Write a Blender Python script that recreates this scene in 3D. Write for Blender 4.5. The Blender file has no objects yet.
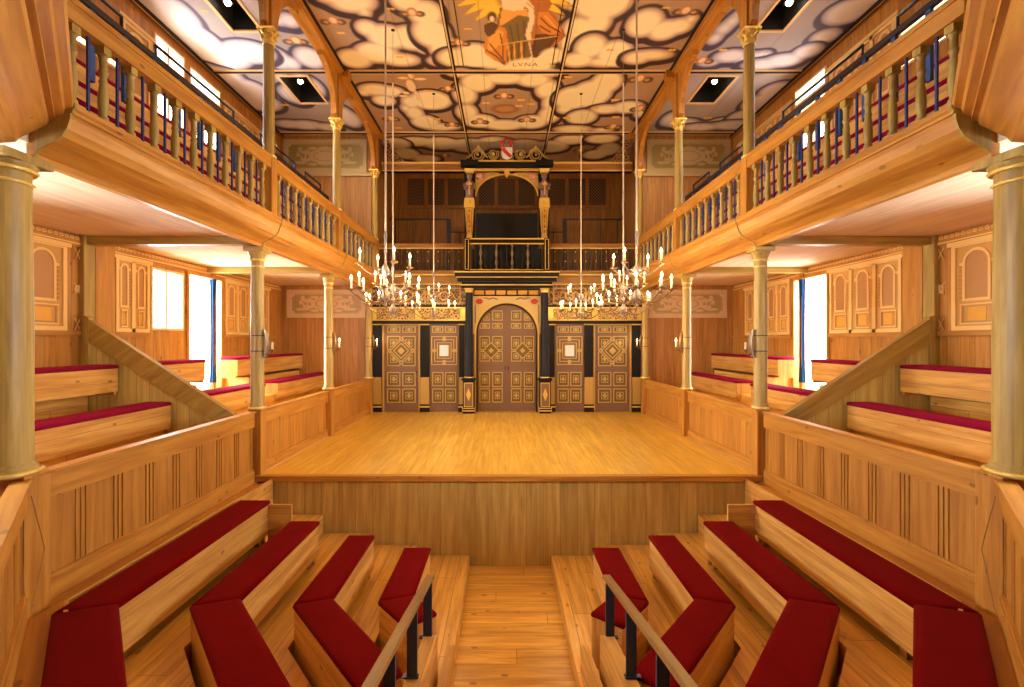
import bpy, bmesh, math, random
import numpy as np
from mathutils import Vector, Matrix
random.seed(7)
PI = math.pi
ZC = 2.77                       # eye height above the pit aisle floor
F = 490.0
def H(h): return ZC + h         # height relative to the eye -> world z
col = bpy.context.scene.collection

# ------------------------------------------------------------------ materials
def new_mat(name):
    m = bpy.data.materials.new(name); m.use_nodes = True
    nt = m.node_tree; b = nt.nodes['Principled BSDF']
    return m, nt, b
def N(nt, t, **kw):
    n = nt.nodes.new(t)
    for k, v in kw.items():
        if k in n.inputs: n.inputs[k].default_value = v
        else: setattr(n, k, v)
    return n
def mth(nt, op, a, b=None):
    n = nt.nodes.new('ShaderNodeMath'); n.operation = op
    for i, v in enumerate((a, b)):
        if v is None: continue
        if isinstance(v, (int, float)): n.inputs[i].default_value = v
        else: nt.links.new(v, n.inputs[i])
    return n.outputs[0]
def mixc(nt, fac, a, b, mode='MIX'):
    n = nt.nodes.new('ShaderNodeMix'); n.data_type = 'RGBA'; n.blend_type = mode
    for sock, v in ((n.inputs[0], fac), (n.inputs[6], a), (n.inputs[7], b)):
        if isinstance(v, tuple): sock.default_value = (*v, 1) if len(v) == 3 else v
        elif isinstance(v, (int, float)): sock.default_value = v
        else: nt.links.new(v, sock)
    return n.outputs[2]
def wood(name, c1, c2, plank=None, seam=.012, rough=.45, knots=True, vary=.25, butt=None, dark=.35):
    gk, bk = (.95, .8) if 'soffit' in name else ((1.04, .62) if 'oak' in name else (1.0, .55) if 'front' in name else ((1.14, .72) if 'stage' in name else ((.97, .66) if name in ('bench pine', 'pit boards') else (.90, .52))))
    c1 = (c1[0], c1[1]*gk, c1[2]*bk); c2 = (c2[0], c2[1]*gk, c2[2]*bk)
    m, nt, b = new_mat(name); L = nt.links.new
    uv = N(nt, 'ShaderNodeUVMap'); sp = N(nt, 'ShaderNodeSeparateXYZ'); L(uv.outputs[0], sp.inputs[0])
    oi = N(nt, 'ShaderNodeObjectInfo'); rnd = mth(nt, 'MULTIPLY', oi.outputs['Random'], 17.3)
    u, v = sp.outputs[0], sp.outputs[1]
    pid = mth(nt, 'FLOOR', mth(nt, 'DIVIDE', v, plank)) if plank else 0.0
    cb = N(nt, 'ShaderNodeCombineXYZ')
    L(mth(nt, 'MULTIPLY', u, 1.3), cb.inputs[0]); L(mth(nt, 'MULTIPLY', v, 16.0), cb.inputs[1])
    L(mth(nt, 'ADD', rnd, mth(nt, 'MULTIPLY', pid, 3.7) if plank else 0.0), cb.inputs[2])
    no = N(nt, 'ShaderNodeTexNoise', Scale=1.0, Detail=5.0, Roughness=.6, Distortion=.4); L(cb.outputs[0], no.inputs['Vector'])
    rp = N(nt, 'ShaderNodeValToRGB'); L(no.outputs[0], rp.inputs[0])
    rp.color_ramp.elements[0].position = .34; rp.color_ramp.elements[0].color = (c2[0]*.88, c2[1]*.82, c2[2]*.8, 1)
    rp.color_ramp.elements[1].position = .66; rp.color_ramp.elements[1].color = (*c1, 1)
    c = rp.outputs[0]
    if knots:
        cb2 = N(nt, 'ShaderNodeCombineXYZ'); L(mth(nt, 'MULTIPLY', u, 3.0), cb2.inputs[0]); L(mth(nt, 'MULTIPLY', v, 6.0), cb2.inputs[1]); L(rnd, cb2.inputs[2])
        vo = N(nt, 'ShaderNodeTexVoronoi', Scale=1.0); L(cb2.outputs[0], vo.inputs['Vector'])
        k = mth(nt, 'LESS_THAN', vo.outputs['Distance'], .10)
        c = mixc(nt, mth(nt, 'MULTIPLY', k, .65), c, tuple(x*.3 for x in c2))
    if plank:
        cw = N(nt, 'ShaderNodeCombineXYZ'); L(pid, cw.inputs[0]); L(rnd, cw.inputs[1])
        if butt:
            sh = mth(nt, 'MULTIPLY', mth(nt, 'FRACT', mth(nt, 'MULTIPLY', pid, .618)), butt)
            uu = mth(nt, 'DIVIDE', mth(nt, 'ADD', u, sh), butt)
            L(mth(nt, 'FLOOR', uu), cw.inputs[2])
        wn = N(nt, 'ShaderNodeTexWhiteNoise'); L(cw.outputs[0], wn.inputs[0])
        val = mth(nt, 'ADD', mth(nt, 'MULTIPLY', wn.outputs[0], vary), 1-vary*.6)
        vc = N(nt, 'ShaderNodeCombineXYZ')
        for i in range(3): L(val, vc.inputs[i])
        c = mixc(nt, 1.0, c, vc.outputs[0], 'MULTIPLY')
        fr = mth(nt, 'FRACT', mth(nt, 'DIVIDE', v, plank))
        sm = mth(nt, 'LESS_THAN', fr, seam/plank)
        if butt: sm = mth(nt, 'MAXIMUM', sm, mth(nt, 'LESS_THAN', mth(nt, 'FRACT', uu), .006/butt))
        c = mixc(nt, mth(nt, 'MULTIPLY', sm, .8), c, tuple(x*dark for x in c2))
    L(c, b.inputs['Base Color']); b.inputs['Roughness'].default_value = rough
    bp = N(nt, 'ShaderNodeBump', Strength=.12, Distance=.01); L(no.outputs[0], bp.inputs['Height']); L(bp.outputs[0], b.inputs['Normal'])
    return m
def plain(name, c, rough=.5, metal=0, var=.12, scale=14, emit=0, spec=.5):
    m, nt, b = new_mat(name); L = nt.links.new
    tc = N(nt, 'ShaderNodeTexCoord'); no = N(nt, 'ShaderNodeTexNoise', Scale=float(scale), Detail=4.0); L(tc.outputs['Object'], no.inputs['Vector'])
    c2 = tuple(x*(1-var*2) for x in c)
    L(mixc(nt, no.outputs[0], c2, c), b.inputs['Base Color'])
    b.inputs['Roughness'].default_value = rough; b.inputs['Metallic'].default_value = metal
    b.inputs['Specular IOR Level'].default_value = spec
    if emit:
        b.inputs['Emission Color'].default_value = (*c, 1); b.inputs['Emission Strength'].default_value = emit
    return m
M = {}
M['pine'] = wood('pine', (.56,.285,.068), (.41,.18,.032), rough=.42)
M['bench'] = wood('bench pine', (.74,.42,.14), (.54,.26,.065), plank=.19, seam=.004, rough=.42, vary=.2)
M['board'] = wood('vertical boards', (.55,.275,.072), (.41,.18,.038), plank=.17, seam=.005, rough=.45, vary=.18)
M['paling'] = wood('parapet panels', (.50,.25,.060), (.39,.17,.032), rough=.45, knots=False)
M['stagefloor'] = wood('stage boards', (.78,.43,.10), (.64,.31,.055), plank=.14, seam=.004, rough=.28, knots=False, vary=.14, butt=2.6, dark=.5)
M['pitfloor'] = wood('pit boards', (.86,.50,.15), (.62,.31,.07), plank=.2, seam=.006, rough=.32, vary=.2, butt=2.2)
M['stageface'] = wood('front boards', (.58,.38,.16), (.44,.27,.10), plank=.21, seam=.005, rough=.5, knots=False, vary=.25)
M['oak'] = wood('oak', (.47,.31,.11), (.33,.20,.058), rough=.45, knots=False)
M['soffit'] = wood('pale soffit boards', (.89,.74,.53), (.86,.70,.49), plank=.24, seam=.003, rough=.85, knots=False, vary=.06, dark=.7)
M['backboard'] = wood('brown boards', (.50,.27,.11), (.38,.19,.07), plank=.2, seam=.006, rough=.5, knots=False, vary=.2)
M['darkrail'] = wood('brown handrail', (.27,.15,.05), (.20,.10,.03), rough=.4, knots=False)
M['blue'] = plain('navy steel', (.008,.018,.05), .4)
M['rodblue'] = plain('blue rod', (.02,.035,.16), .4)
M['iron'] = plain('dark iron', (.012,.014,.03), .4)
M['gold'] = plain('gilding', (.88,.60,.13), .35, .3, .12, 30)
M['goldpaint'] = plain('gold paint', (.60,.38,.10), .45, .2, .12, 30)
M['black'] = plain('black paint', (.010,.009,.010), .5, spec=.25)
M['doorbrown'] = plain('brown door paint', (.23,.135,.09), .4, 0, .08)
M['olive'] = plain('olive panel paint', (.20,.135,.04), .45)
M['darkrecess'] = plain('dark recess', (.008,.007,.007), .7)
M['cream'] = plain('cream paint', (.86,.60,.27), .5, 0, .04)
M['pcream'] = plain('painted moulding cream', (.86,.55,.17), .5, 0, .05)
M['pmid'] = plain('painted ochre', (.62,.33,.08), .5, 0, .07)
M['pfield'] = plain('painted brown field', (.50,.24,.075), .5, 0, .06)
M['pyellow'] = plain('painted yellow field', (.78,.38,.04), .5, 0, .06)
M['beige'] = plain('beige panel paint', (.44,.31,.13), .5, 0, .05)
M['strap'] = plain('strapwork paint', (.72,.50,.28), .5, 0, .08)
M['silver'] = plain('pewter', (.30,.25,.20), .42, .6, .06)
M['brass'] = plain('aged brass', (.26,.15,.06), .42, .6, .1)
M['wax'] = plain('candle wax', (.70,.56,.34), .6, 0, .03, emit=.05)
M['flame'] = plain('candle flame', (1.0,.80,.42), .5, 0, 0, emit=14)
M['bulb'] = plain('lamp bulb', (1.0,.85,.6), .5, 0, 0, emit=30)
M['rope'] = plain('cream rope', (.80,.62,.42), .7)
M['wire'] = plain('thin wire', (.35,.24,.15), .6)
M['red'] = None
def fabric(name, c, c2):
    m, nt, b = new_mat(name); L = nt.links.new
    tc = N(nt, 'ShaderNodeTexCoord')
    no = N(nt, 'ShaderNodeTexNoise', Scale=6.0, Detail=3.0); L(tc.outputs['Object'], no.inputs['Vector'])
    n2 = N(nt, 'ShaderNodeTexNoise', Scale=420.0, Detail=1.0); L(tc.outputs['Object'], n2.inputs['Vector'])
    L(mixc(nt, no.outputs[0], c2, c), b.inputs['Base Color'])
    b.inputs['Roughness'].default_value = 1.0; b.inputs['Specular IOR Level'].default_value = .06
    b.inputs['Sheen Weight'].default_value = .02; b.inputs['Sheen Tint'].default_value = (1,.3,.25,1)
    bp = N(nt, 'ShaderNodeBump', Strength=.2, Distance=.002); L(n2.outputs[0], bp.inputs['Height']); L(bp.outputs[0], b.inputs['Normal'])
    return m
M['red'] = fabric('red velvet', (.17,.0007,.0003), (.12,.0005,.0002))
M['redpaint'] = plain('red paint', (.60,.05,.03), .5)
M['white'] = plain('white paint', (.85,.80,.74), .5, 0, .03)
M['mauve'] = plain('mauve marbling', (.30,.17,.15), .4, 0, .2, 20)
M['frieze'] = plain('orange frieze wood', (.30,.145,.035), .45, 0, .1)
M['darkwood'] = wood('dark gallery wood', (.34,.16,.05), (.22,.10,.03), rough=.45, knots=False)
M['glass'] = None
m, nt, b = new_mat('window glass'); b.inputs['Base Color'].default_value=(1,1,1,1); b.inputs['Roughness'].default_value=.02
b.inputs['Transmission Weight'].default_value=1; b.inputs['IOR'].default_value=1.03; M['glass']=m
m, nt, b = new_mat('daylight diffuser'); b.inputs['Base Color'].default_value=(.9,.95,1,1)
b.inputs['Emission Color'].default_value=(.93,.97,1,1); b.inputs['Emission Strength'].default_value=9.0; M['daylight']=m
m, nt, b = new_mat('painted ceiling'); at=N(nt,'ShaderNodeAttribute'); at.attribute_name='paint'
nt.links.new(at.outputs['Color'], b.inputs['Base Color']); b.inputs['Roughness'].default_value=.6; M['painting']=m
# pierced lattice: crossing bars over a dark recess
def lattice(name):
    m, nt, b = new_mat(name); L = nt.links.new
    tc = N(nt,'ShaderNodeTexCoord'); sp=N(nt,'ShaderNodeSeparateXYZ'); L(tc.outputs['Object'],sp.inputs[0])
    a = mth(nt,'ADD',sp.outputs[0],sp.outputs[2]); d = mth(nt,'SUBTRACT',sp.outputs[0],sp.outputs[2])
    f1 = mth(nt,'LESS_THAN',mth(nt,'FRACT',mth(nt,'MULTIPLY',a,12.0)),.24); f2 = mth(nt,'LESS_THAN',mth(nt,'FRACT',mth(nt,'MULTIPLY',d,12.0)),.24)
    L(mixc(nt, mth(nt,'MAXIMUM',f1,f2), (.02,.012,.01), (.17,.085,.03)), b.inputs['Base Color']); b.inputs['Roughness'].default_value=.6
    return m
M['lattice'] = lattice('pierced lattice')
# gold scrollwork on dark ground
def scroll(name, ca, cb_, sc=9.0):
    m, nt, b = new_mat(name); L = nt.links.new
    tc = N(nt,'ShaderNodeTexCoord'); sp=N(nt,'ShaderNodeSeparateXYZ'); L(tc.outputs['Object'],sp.inputs[0])
    cbn=N(nt,'ShaderNodeCombineXYZ'); L(sp.outputs[0],cbn.inputs[0]); L(sp.outputs[2],cbn.inputs[1])
    vo = N(nt,'ShaderNodeTexVoronoi',Scale=sc,Randomness=.55); L(cbn.outputs[0],vo.inputs['Vector'])
    r = mth(nt,'FRACT',mth(nt,'MULTIPLY',vo.outputs['Distance'],3.2))
    L(mixc(nt, mth(nt,'LESS_THAN',r,.42), ca, cb_), b.inputs['Base Color']); b.inputs['Roughness'].default_value=.45
    return m
M['scrollgold'] = scroll('gold scroll frieze', (.62,.40,.10), (.12,.07,.02))
M['scrolldim'] = scroll('dark scroll carving', (.10,.05,.025), (.42,.22,.08), 7.0)

# ------------------------------------------------------------------ builder
class MB:
    def __init__(s, sx=1):
        s.v = []; s.f = []; s.sx = sx; s.sm = []
    def add(s, vs, fs, smooth=False):
        k = len(s.v); s.v += [(v[0]*s.sx, v[1], v[2]) for v in vs]
        for f in fs:
            s.f.append([i+k for i in f]); s.sm.append(smooth)
        return s
    def box(s, x0, x1, y0, y1, z0, z1, M_=None):
        vs = [Vector(p) for p in ((x0,y0,z0),(x1,y0,z0),(x1,y1,z0),(x0,y1,z0),(x0,y0,z1),(x1,y0,z1),(x1,y1,z1),(x0,y1,z1))]
        if M_: vs = [M_ @ v for v in vs]
        return s.add(vs, [(0,1,2,3),(4,5,6,7),(0,1,5,4),(1,2,6,5),(2,3,7,6),(3,0,4,7)])
    def loft(s, rings, cap=True, closed=True, smooth=False):
        n = len(rings[0]); vs = [p for r in rings for p in r]; fs = []
        for i in range(len(rings)-1):
            for j in range(n if closed else n-1):
                a = i*n+j; b_ = i*n+(j+1) % n; fs.append((a, b_, b_+n, a+n))
        s.add(vs, fs, smooth)
        if cap:
            s.add(rings[0], [tuple(range(n))]); s.add(rings[-1], [tuple(range(n))])
        return s
    def lathe(s, c, prof, seg=16, smooth=True):
        rings = [[(c[0]+r*math.cos(2*PI*j/seg), c[1]+r*math.sin(2*PI*j/seg), c[2]+z) for j in range(seg)] for r, z in prof]
        return s.loft(rings, smooth=smooth)
    def tube(s, pts, r, seg=8):
        rings = []; pts = [Vector(p) for p in pts]
        for i, p in enumerate(pts):
            d = (pts[min(i+1, len(pts)-1)]-pts[max(i-1, 0)]).normalized()
            a = d.cross(Vector((0,0,1)));
            if a.length < .05: a = d.cross(Vector((0,1,0)))
            a.normalize(); b_ = d.cross(a); rr = r[i] if isinstance(r, (list, tuple)) else r
            rings.append([p + a*rr*math.cos(2*PI*j/seg) + b_*rr*math.sin(2*PI*j/seg) for j in range(seg)])
        return s.loft(rings, smooth=True)
    def sphere(s, c, r, seg=12, rg=8, sq=(1,1,1)):
        rings = []
        for i in range(rg+1):
            t = PI*i/rg; rr = max(math.sin(t), .01)
            rings.append([(c[0]+r*sq[0]*rr*math.cos(2*PI*j/seg), c[1]+r*sq[1]*rr*math.sin(2*PI*j/seg), c[2]+r*sq[2]*math.cos(t)) for j in range(seg)])
        return s.loft(rings, smooth=True)
    def ext(s, outl, y0, y1):                 # outline in x,z, extruded along y
        return s.loft([[(x, y0, z) for x, z in outl], [(x, y1, z) for x, z in outl]])
    def extx(s, outl, x0, x1):                # outline in y,z, extruded along x
        return s.loft([[(x0, y, z) for y, z in outl], [(x1, y, z) for y, z in outl]])
    def ring(s, o, i, y0, y1):                # closed band between two outlines (same count), x,z plane
        n = len(o)
        vs = [(x,y0,z) for x,z in o]+[(x,y0,z) for x,z in i]+[(x,y1,z) for x,z in o]+[(x,y1,z) for x,z in i]
        fs = []
        for a in range(n):
            b_ = (a+1) % n
            fs += [(a,b_,n+b_,n+a),(2*n+a,2*n+b_,3*n+b_,3*n+a),(a,b_,2*n+b_,2*n+a),(n+a,n+b_,3*n+b_,3*n+a)]
        return s.add(vs, fs)
    def frame(s, x0, x1, z0, z1, w, y0, y1):
        return s.ring([(x0,z0),(x1,z0),(x1,z1),(x0,z1)], [(x0+w,z0+w),(x1-w,z0+w),(x1-w,z1-w),(x0+w,z1-w)], y0, y1)
    def sweep(s, prof, path):                  # prof: (offset, z) list; path: [(x,y)] with mitred corners, offset to the left-normal
        rings = []; P = [Vector((p[0], p[1])) for p in path]
        for i, p in enumerate(P):
            d0 = (P[i]-P[i-1]).normalized() if i else (P[1]-P[0]).normalized()
            d1 = (P[i+1]-P[i]).normalized() if i < len(P)-1 else d0
            n0 = Vector((-d0.y, d0.x)); n1 = Vector((-d1.y, d1.x)); m_ = (n0+n1).normalized(); m_ /= max(m_.dot(n0), .2)
            rings.append([(p.x+m_.x*o, p.y+m_.y*o, z) for o, z in prof])
        return s.loft(rings)
    def build(s, name, mat, parent=None, grain=(1,0,0), bevel=0, turned_y=None):
        me = bpy.data.meshes.new(name)
        off = WL(parent) if parent else Vector((0,0,0))
        me.from_pydata([Vector(v)-off for v in s.v], [], s.f)
        me.polygons.foreach_set('use_smooth', s.sm)
        bm = bmesh.new(); bm.from_mesh(me); bmesh.ops.recalc_face_normals(bm, faces=bm.faces)
        ul = bm.loops.layers.uv.new('UVMap'); g = Vector(grain)
        g0 = g.copy()
        for f in bm.faces:
            n = f.normal; gg = g0
            if turned_y is not None and f.calc_center_median().y+off.y < turned_y: gg = Vector((TURN.x*s.sx, TURN.y, 0))
            if abs(n.dot(gg)) > .95: gg = Vector((0,0,1)) if abs(n.z) < .7 else Vector((1,0,0))
            t = (gg-n*gg.dot(n)).normalized(); w = n.cross(t)
            if w.dot(Vector((1,1,1))) < 0: w = -w
            for l in f.loops: l[ul].uv = ((l.vert.co+off).dot(t), (l.vert.co+off).dot(w))
        bm.to_mesh(me); bm.free()
        if mat: me.materials.append(M[mat] if isinstance(mat, str) else mat)
        o = bpy.data.objects.new(name, me); col.objects.link(o)
        if parent: o.parent = parent
        if bevel:
            md = o.modifiers.new('Bevel', 'BEVEL'); md.width = bevel; md.segments = 2; md.limit_method = 'ANGLE'
        return o
WLD = {}
def WL(o): return WLD.get(o.name, Vector((0,0,0)))
def thing(name, label, cat, loc=(0,0,0), group=None, kind=None):
    o = bpy.data.objects.new(name, None); col.objects.link(o); o.location = loc; o.empty_display_size = .1
    WLD[o.name] = Vector(loc)
    if label: o['label'] = label
    if cat: o['category'] = cat
    if group: o['group'] = group
    if kind: o['kind'] = kind
    return o
def reg(o, parent=None):           # a mesh part that carries sub-parts shares its parent's origin
    WLD[o.name] = WL(o.parent) if o.parent else Vector(o.location); return o
def tag(o, label, cat, group=None, kind=None):
    o['label'] = label; o['category'] = cat
    if group: o['group'] = group
    if kind: o['kind'] = kind
    return o
def struct(o): o['kind'] = 'structure'; return o
def inst(name, me, parent, loc):
    o = bpy.data.objects.new(name, me); col.objects.link(o); o.parent = parent; o.location = Vector(loc)-WL(parent); return o
def side(s): return 'left' if s < 0 else 'right'
def unit_mesh(mb, mat, grain=(0,0,1)):
    o = mb.build('tmp', mat, None, grain); me = o.data; bpy.data.objects.remove(o); return me

# ------------------------------------------------------------------ geometry constants (x half-widths, y depths)
YA, YB, YC, YD = 3.12, 6.08, 8.54, 11.05
XP = 3.12; XU = 2.98; XW = 5.17; HC = 4.70
TS = 1.65; ZS = H(-TS); YF = 6.03; YR = 11.47
TURN = Vector((-.643, -.766))
XG = .02                                    # benches' own centre line
def turn_pt(x, y, d): return (x+TURN.x*d, y+TURN.y*d)

# ------------------------------------------------------------------ pit floor with its steps, stage
def arc_path(x, y, d=2.6): return [(x, YF), (x, y), turn_pt(x, y, d)]
mb = MB(); mb.box(-5.3, 5.3, -3.2, 6.3, -.12, 0); struct(mb.build('floor', 'pitfloor', grain=(1,0,0)))
levels = [(.50, 2.63, 4.15), (1.15, 2.50, 4.02), (1.74, 2.357, 3.76), (2.30, 2.13, 3.4)]
n = 0
for s in (-1, 1):
    for i, (x, T, yk) in enumerate(levels):
        x2 = 3.1; mb = MB(s)
        # stepped platform: polygon in plan, extruded up from the floor
        dd = max(.05, (x-.45)/.643)
        pts = [(x+XG*s, YF-.02), (x+XG*s, yk), turn_pt(x+XG*s, yk, dd)]
        if i == 0: pts = [(x+XG*s, YF-.02), (x+XG*s, .6)]
        lx, ly = pts[-1]
        pts += [(lx, .6)] if i else []
        pts += [(3.1, .6), (3.1, YF-.02)]
        zb = 0 if i == 0 else H(-levels[i-1][1])
        mb.loft([[(p[0], p[1], zb+.001) for p in pts], [(p[0], p[1], H(-T)) for p in pts]])
        n += 1; struct(mb.build('floor_platform_%d' % n, 'pitfloor', grain=(0,1,0)))
mb = MB(); mb.box(-XP+.02, XP-.02, YF, YR+.1, .05, ZS-.05); mb.box(-XP+.02, XP-.02, YF-.005, YF+.02, 0.0, ZS-.05)
stg = thing('stage', 'wide raised timber stage floor with a plain boarded front', 'stage', (0, YF, 0))
mbf = MB(); mbf.box(-XP+.02, XP-.02, YF, YF+.06, 0, ZS-.045); mbf.build('stage_front', 'stageface', stg, (0,0,1))
mbf = MB(); mbf.box(-XP+.02, XP-.02, YF-.04, YR+.3, ZS-.045, ZS); mbf.build('stage_floor', 'stagefloor', stg, (0,1,0), .006)
mbf = MB(); mbf.box(-XP+.02, XP-.02, YF-.05, YF+.05, ZS-.07, ZS+.002); mbf.build('edge_nosing', 'pine', stg, (1,0,0), .008)

# ------------------------------------------------------------------ benches in the pit
bench_names = ['front row beside the centre aisle', 'second row from the centre aisle', 'third row from the centre aisle', 'top row against the parapet']
rows = [(.853, 1.14, 2.18, 4.23, .36), (1.448, 1.728, 2.05, 3.93, 1.15), (2.03, 2.34, 1.90, 3.64, 2.1), (2.555, 2.88, 1.68, 3.155, 2.5)]
foot = [2.63, 2.50, 2.357, 2.13]
def cushion(mb_, pts, z0, z1, r=.02):
    # softly rounded pad with a convex plan polygon
    c = Vector((sum(p[0] for p in pts)/len(pts), sum(p[1] for p in pts)/len(pts)))
    def ins(d):
        out = []
        for i, p in enumerate(pts):
            a = Vector(pts[i-1]); b_ = Vector(p); e = Vector(pts[(i+1) % len(pts)])
            d0 = (b_-a).normalized(); d1 = (e-b_).normalized(); n0 = Vector((-d0.y, d0.x)); n1 = Vector((-d1.y, d1.x))
            if n0.dot(c-b_) < 0: n0 = -n0
            if n1.dot(c-b_) < 0: n1 = -n1
            m_ = (n0+n1).normalized(); m_ /= max(m_.dot(n0), .3); q = b_+m_*d; out.append((q.x, q.y))
        return out
    rings = []
    for d, z in ((.006, z0), (0, z0+.012), (0, z1-.02), (.006, z1-.007), (.02, z1), (.05, z1+.003)):
        rings.append([(p[0], p[1], z) for p in ins(d)])
    mb_.loft(rings, smooth=True)
def make_bench(s, k):
    xi, xo, T, yk, L = rows[k]; sx = XG
    X = lambda x: x + (XG if s > 0 else -XG)
    far = 5.19; zt = H(-T); zf = H(-foot[k]); hc = .045
    t = thing('bench', f'{side(s)} pit bench with red cushions, {bench_names[k]}', 'bench', (s*X((xi+xo)/2), (far+yk)/2, zf), 'angled benches in the pit')
    off = math.tan(math.radians(20))*(xo-xi)
    I0, O0 = (X(xi), yk), (X(xo), yk-off)
    I1, O1 = turn_pt(*I0, L), turn_pt(*O0, L+off*0)
    # end cut square to the turned run
    d = Vector(TURN); nn = Vector((d.y, -d.x));
    def proj_len(p): return (Vector(p)-Vector(I0)).dot(d)
    l = proj_len(I1); O1 = turn_pt(*O0, l-proj_len(O0))
    g = .004
    A = [(X(xi), far), (X(xo), far), (O0[0], O0[1]+g), (I0[0], I0[1]+g)]
    B = [(I0[0], I0[1]-g), (O0[0], O0[1]-g), O1, I1]
    for pts, gr in ((A, (0,1,0)), (B, (TURN.x*s, TURN.y, 0))):
        mb = MB(s); cushion(mb, pts, zt-hc, zt); mb.build('seat_cushion', 'red', t, gr)
    # boarded fronts
    th = .03
    path = [(X(xi)+.0, far), I0, I1]
    mb = MB(s)
    def wall(p, q, z0, z1, th, mb):
        p = Vector(p); q = Vector(q); d = (q-p).normalized(); n_ = Vector((-d.y, d.x))
        if n_.x < 0 and abs(n_.x) > .2 or (abs(n_.x) <= .2 and n_.y < 0): n_ = -n_
        a = p; b_ = q; c = q+n_*th; e = p+n_*th
        mb.loft([[(v.x, v.y, z0) for v in (a, b_, c, e)], [(v.x, v.y, z1) for v in (a, b_, c, e)]])
    wall((X(xi)+.012, far), (I0[0]+.012, I0[1]), zf+.09, zt-hc, th, mb); mb.build('front_board', 'bench', t, (0,1,0), .004)
    mb = MB(s); wall((I0[0]+.012, I0[1]), (I1[0]+.012, I1[1]), zf+.0, zt-hc, th, mb); mb.build('front_board', 'bench', t, (TURN.x*s, TURN.y, 0), .004)
    mb = MB(s); wall((X(xo)-.04, far), (O0[0]-.04, O0[1]), zf, zt-hc, th, mb); wall((O0[0]-.04, O0[1]), (O1[0]-.04, O1[1]), zf, zt-hc, th, mb)
    mb.build('back_board', 'bench', t, (0,1,0))
    mb = MB(s); mb.box(X(xi)+.045, X(xo)-.012, far-.04, far, zf, zt-hc)
    mb.build('end_board', 'bench', t, (0,0,1))
    mb = MB(s)
    P = [Vector(I1), Vector(O1)]; e = d*-.035; a, b_ = P[0]-d*.012, P[1]-d*.012
    mb.loft([[(v.x, v.y, zf) for v in (a, b_, b_+e, a+e)], [(v.x, v.y, zt-hc) for v in (a, b_, b_+e, a+e)]]); mb.build('end_board', 'bench', t, (0,0,1))
    for y in (far-.1, yk+.15):
        mb = MB(s); mb.box(X(xi)+.06, X(xi)+.12, y-.03, y+.03, zf, zf+.1); mb.build('foot_block', 'backboard', t, (0,0,1))
    if k == 3:
        mb = MB(s); mb.box(2.30, X(xi)+.012, far-.03, far, zf-.1, zt-hc); mb.build('closing_board', 'bench', t, (1,0,0), .003)
for s in (-1, 1):
    for k in range(4): make_bench(s, k)

# ------------------------------------------------------------------ aisle handrails and the stringers they stand on
for s in (-1, 1):
    c = .05
    X = lambda x: x*1 + (c if s > 0 else -c)
    x = X(.67)
    y0, T0, y1, T1 = 3.69, 1.77, 1.6, 1.34
    Tat = lambda y: T0+(y-y0)*(T1-T0)/(y1-y0)
    t = thing('handrail', f'short sloping wooden handrail on navy steel posts, {side(s)} of the aisle', 'handrail', (s*x, 2.8, H(-2.63)), 'aisle handrails')
    mb = MB(s)
    mb.loft([[(x-.03, y, H(-Tat(y))-.03), (x+.03, y, H(-Tat(y))-.03), (x+.03, y, H(-Tat(y))), (x-.03, y, H(-Tat(y)))] for y in (y0+.04, y0, (y0+y1)/2, y1)])
    mb.build('rail', 'darkrail', t, (0,1,0), .008)
    for y in (3.60, 3.00, 2.4, 1.8):
        mb = MB(s); mb.box(x-.032, x+.032, y-.011, y+.011, H(-Tat(y)-.42), H(-Tat(y))-.03); mb.box(x-.04, x+.06, y-.02, y+.02, H(-Tat(y)-.43), H(-Tat(y)-.42))
        mb.build('post', 'blue', t, (0,0,1), .003)
    t = thing('aisle_stair_side', f'light pine stair side board along the {side(s)} edge of the aisle', 'stair side', (s*X(.6), 2.8, H(-2.63)), 'pine stair sides by the aisle')
    mb = MB(s)
    mb.extx([(3.62, H(-2.629)), (3.62, H(-2.17)), (1.2, H(-1.76)), (1.2, H(-2.629))], X(.60), X(.70)); mb.build('outer_board', 'bench', t, (0,-.98,.2), .004)
    mb = MB(s)
    mb.extx([(3.9, H(-2.629)), (3.9, H(-2.42)), (1.2, H(-2.0)), (1.2, H(-2.629))], X(.50), X(.56)); mb.build('inner_board', 'bench', t, (0,-.98,.2), .004)
    for y in (3.3, 2.85, 2.4, 1.95):
        mb = MB(s); z = H(-2.50+(3.75-y)*.16); mb.box(X(.561), X(.599), y-.2, y+.2, H(-2.629), z-.06); mb.build('tread', 'bench', t, (0,1,0))

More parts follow.
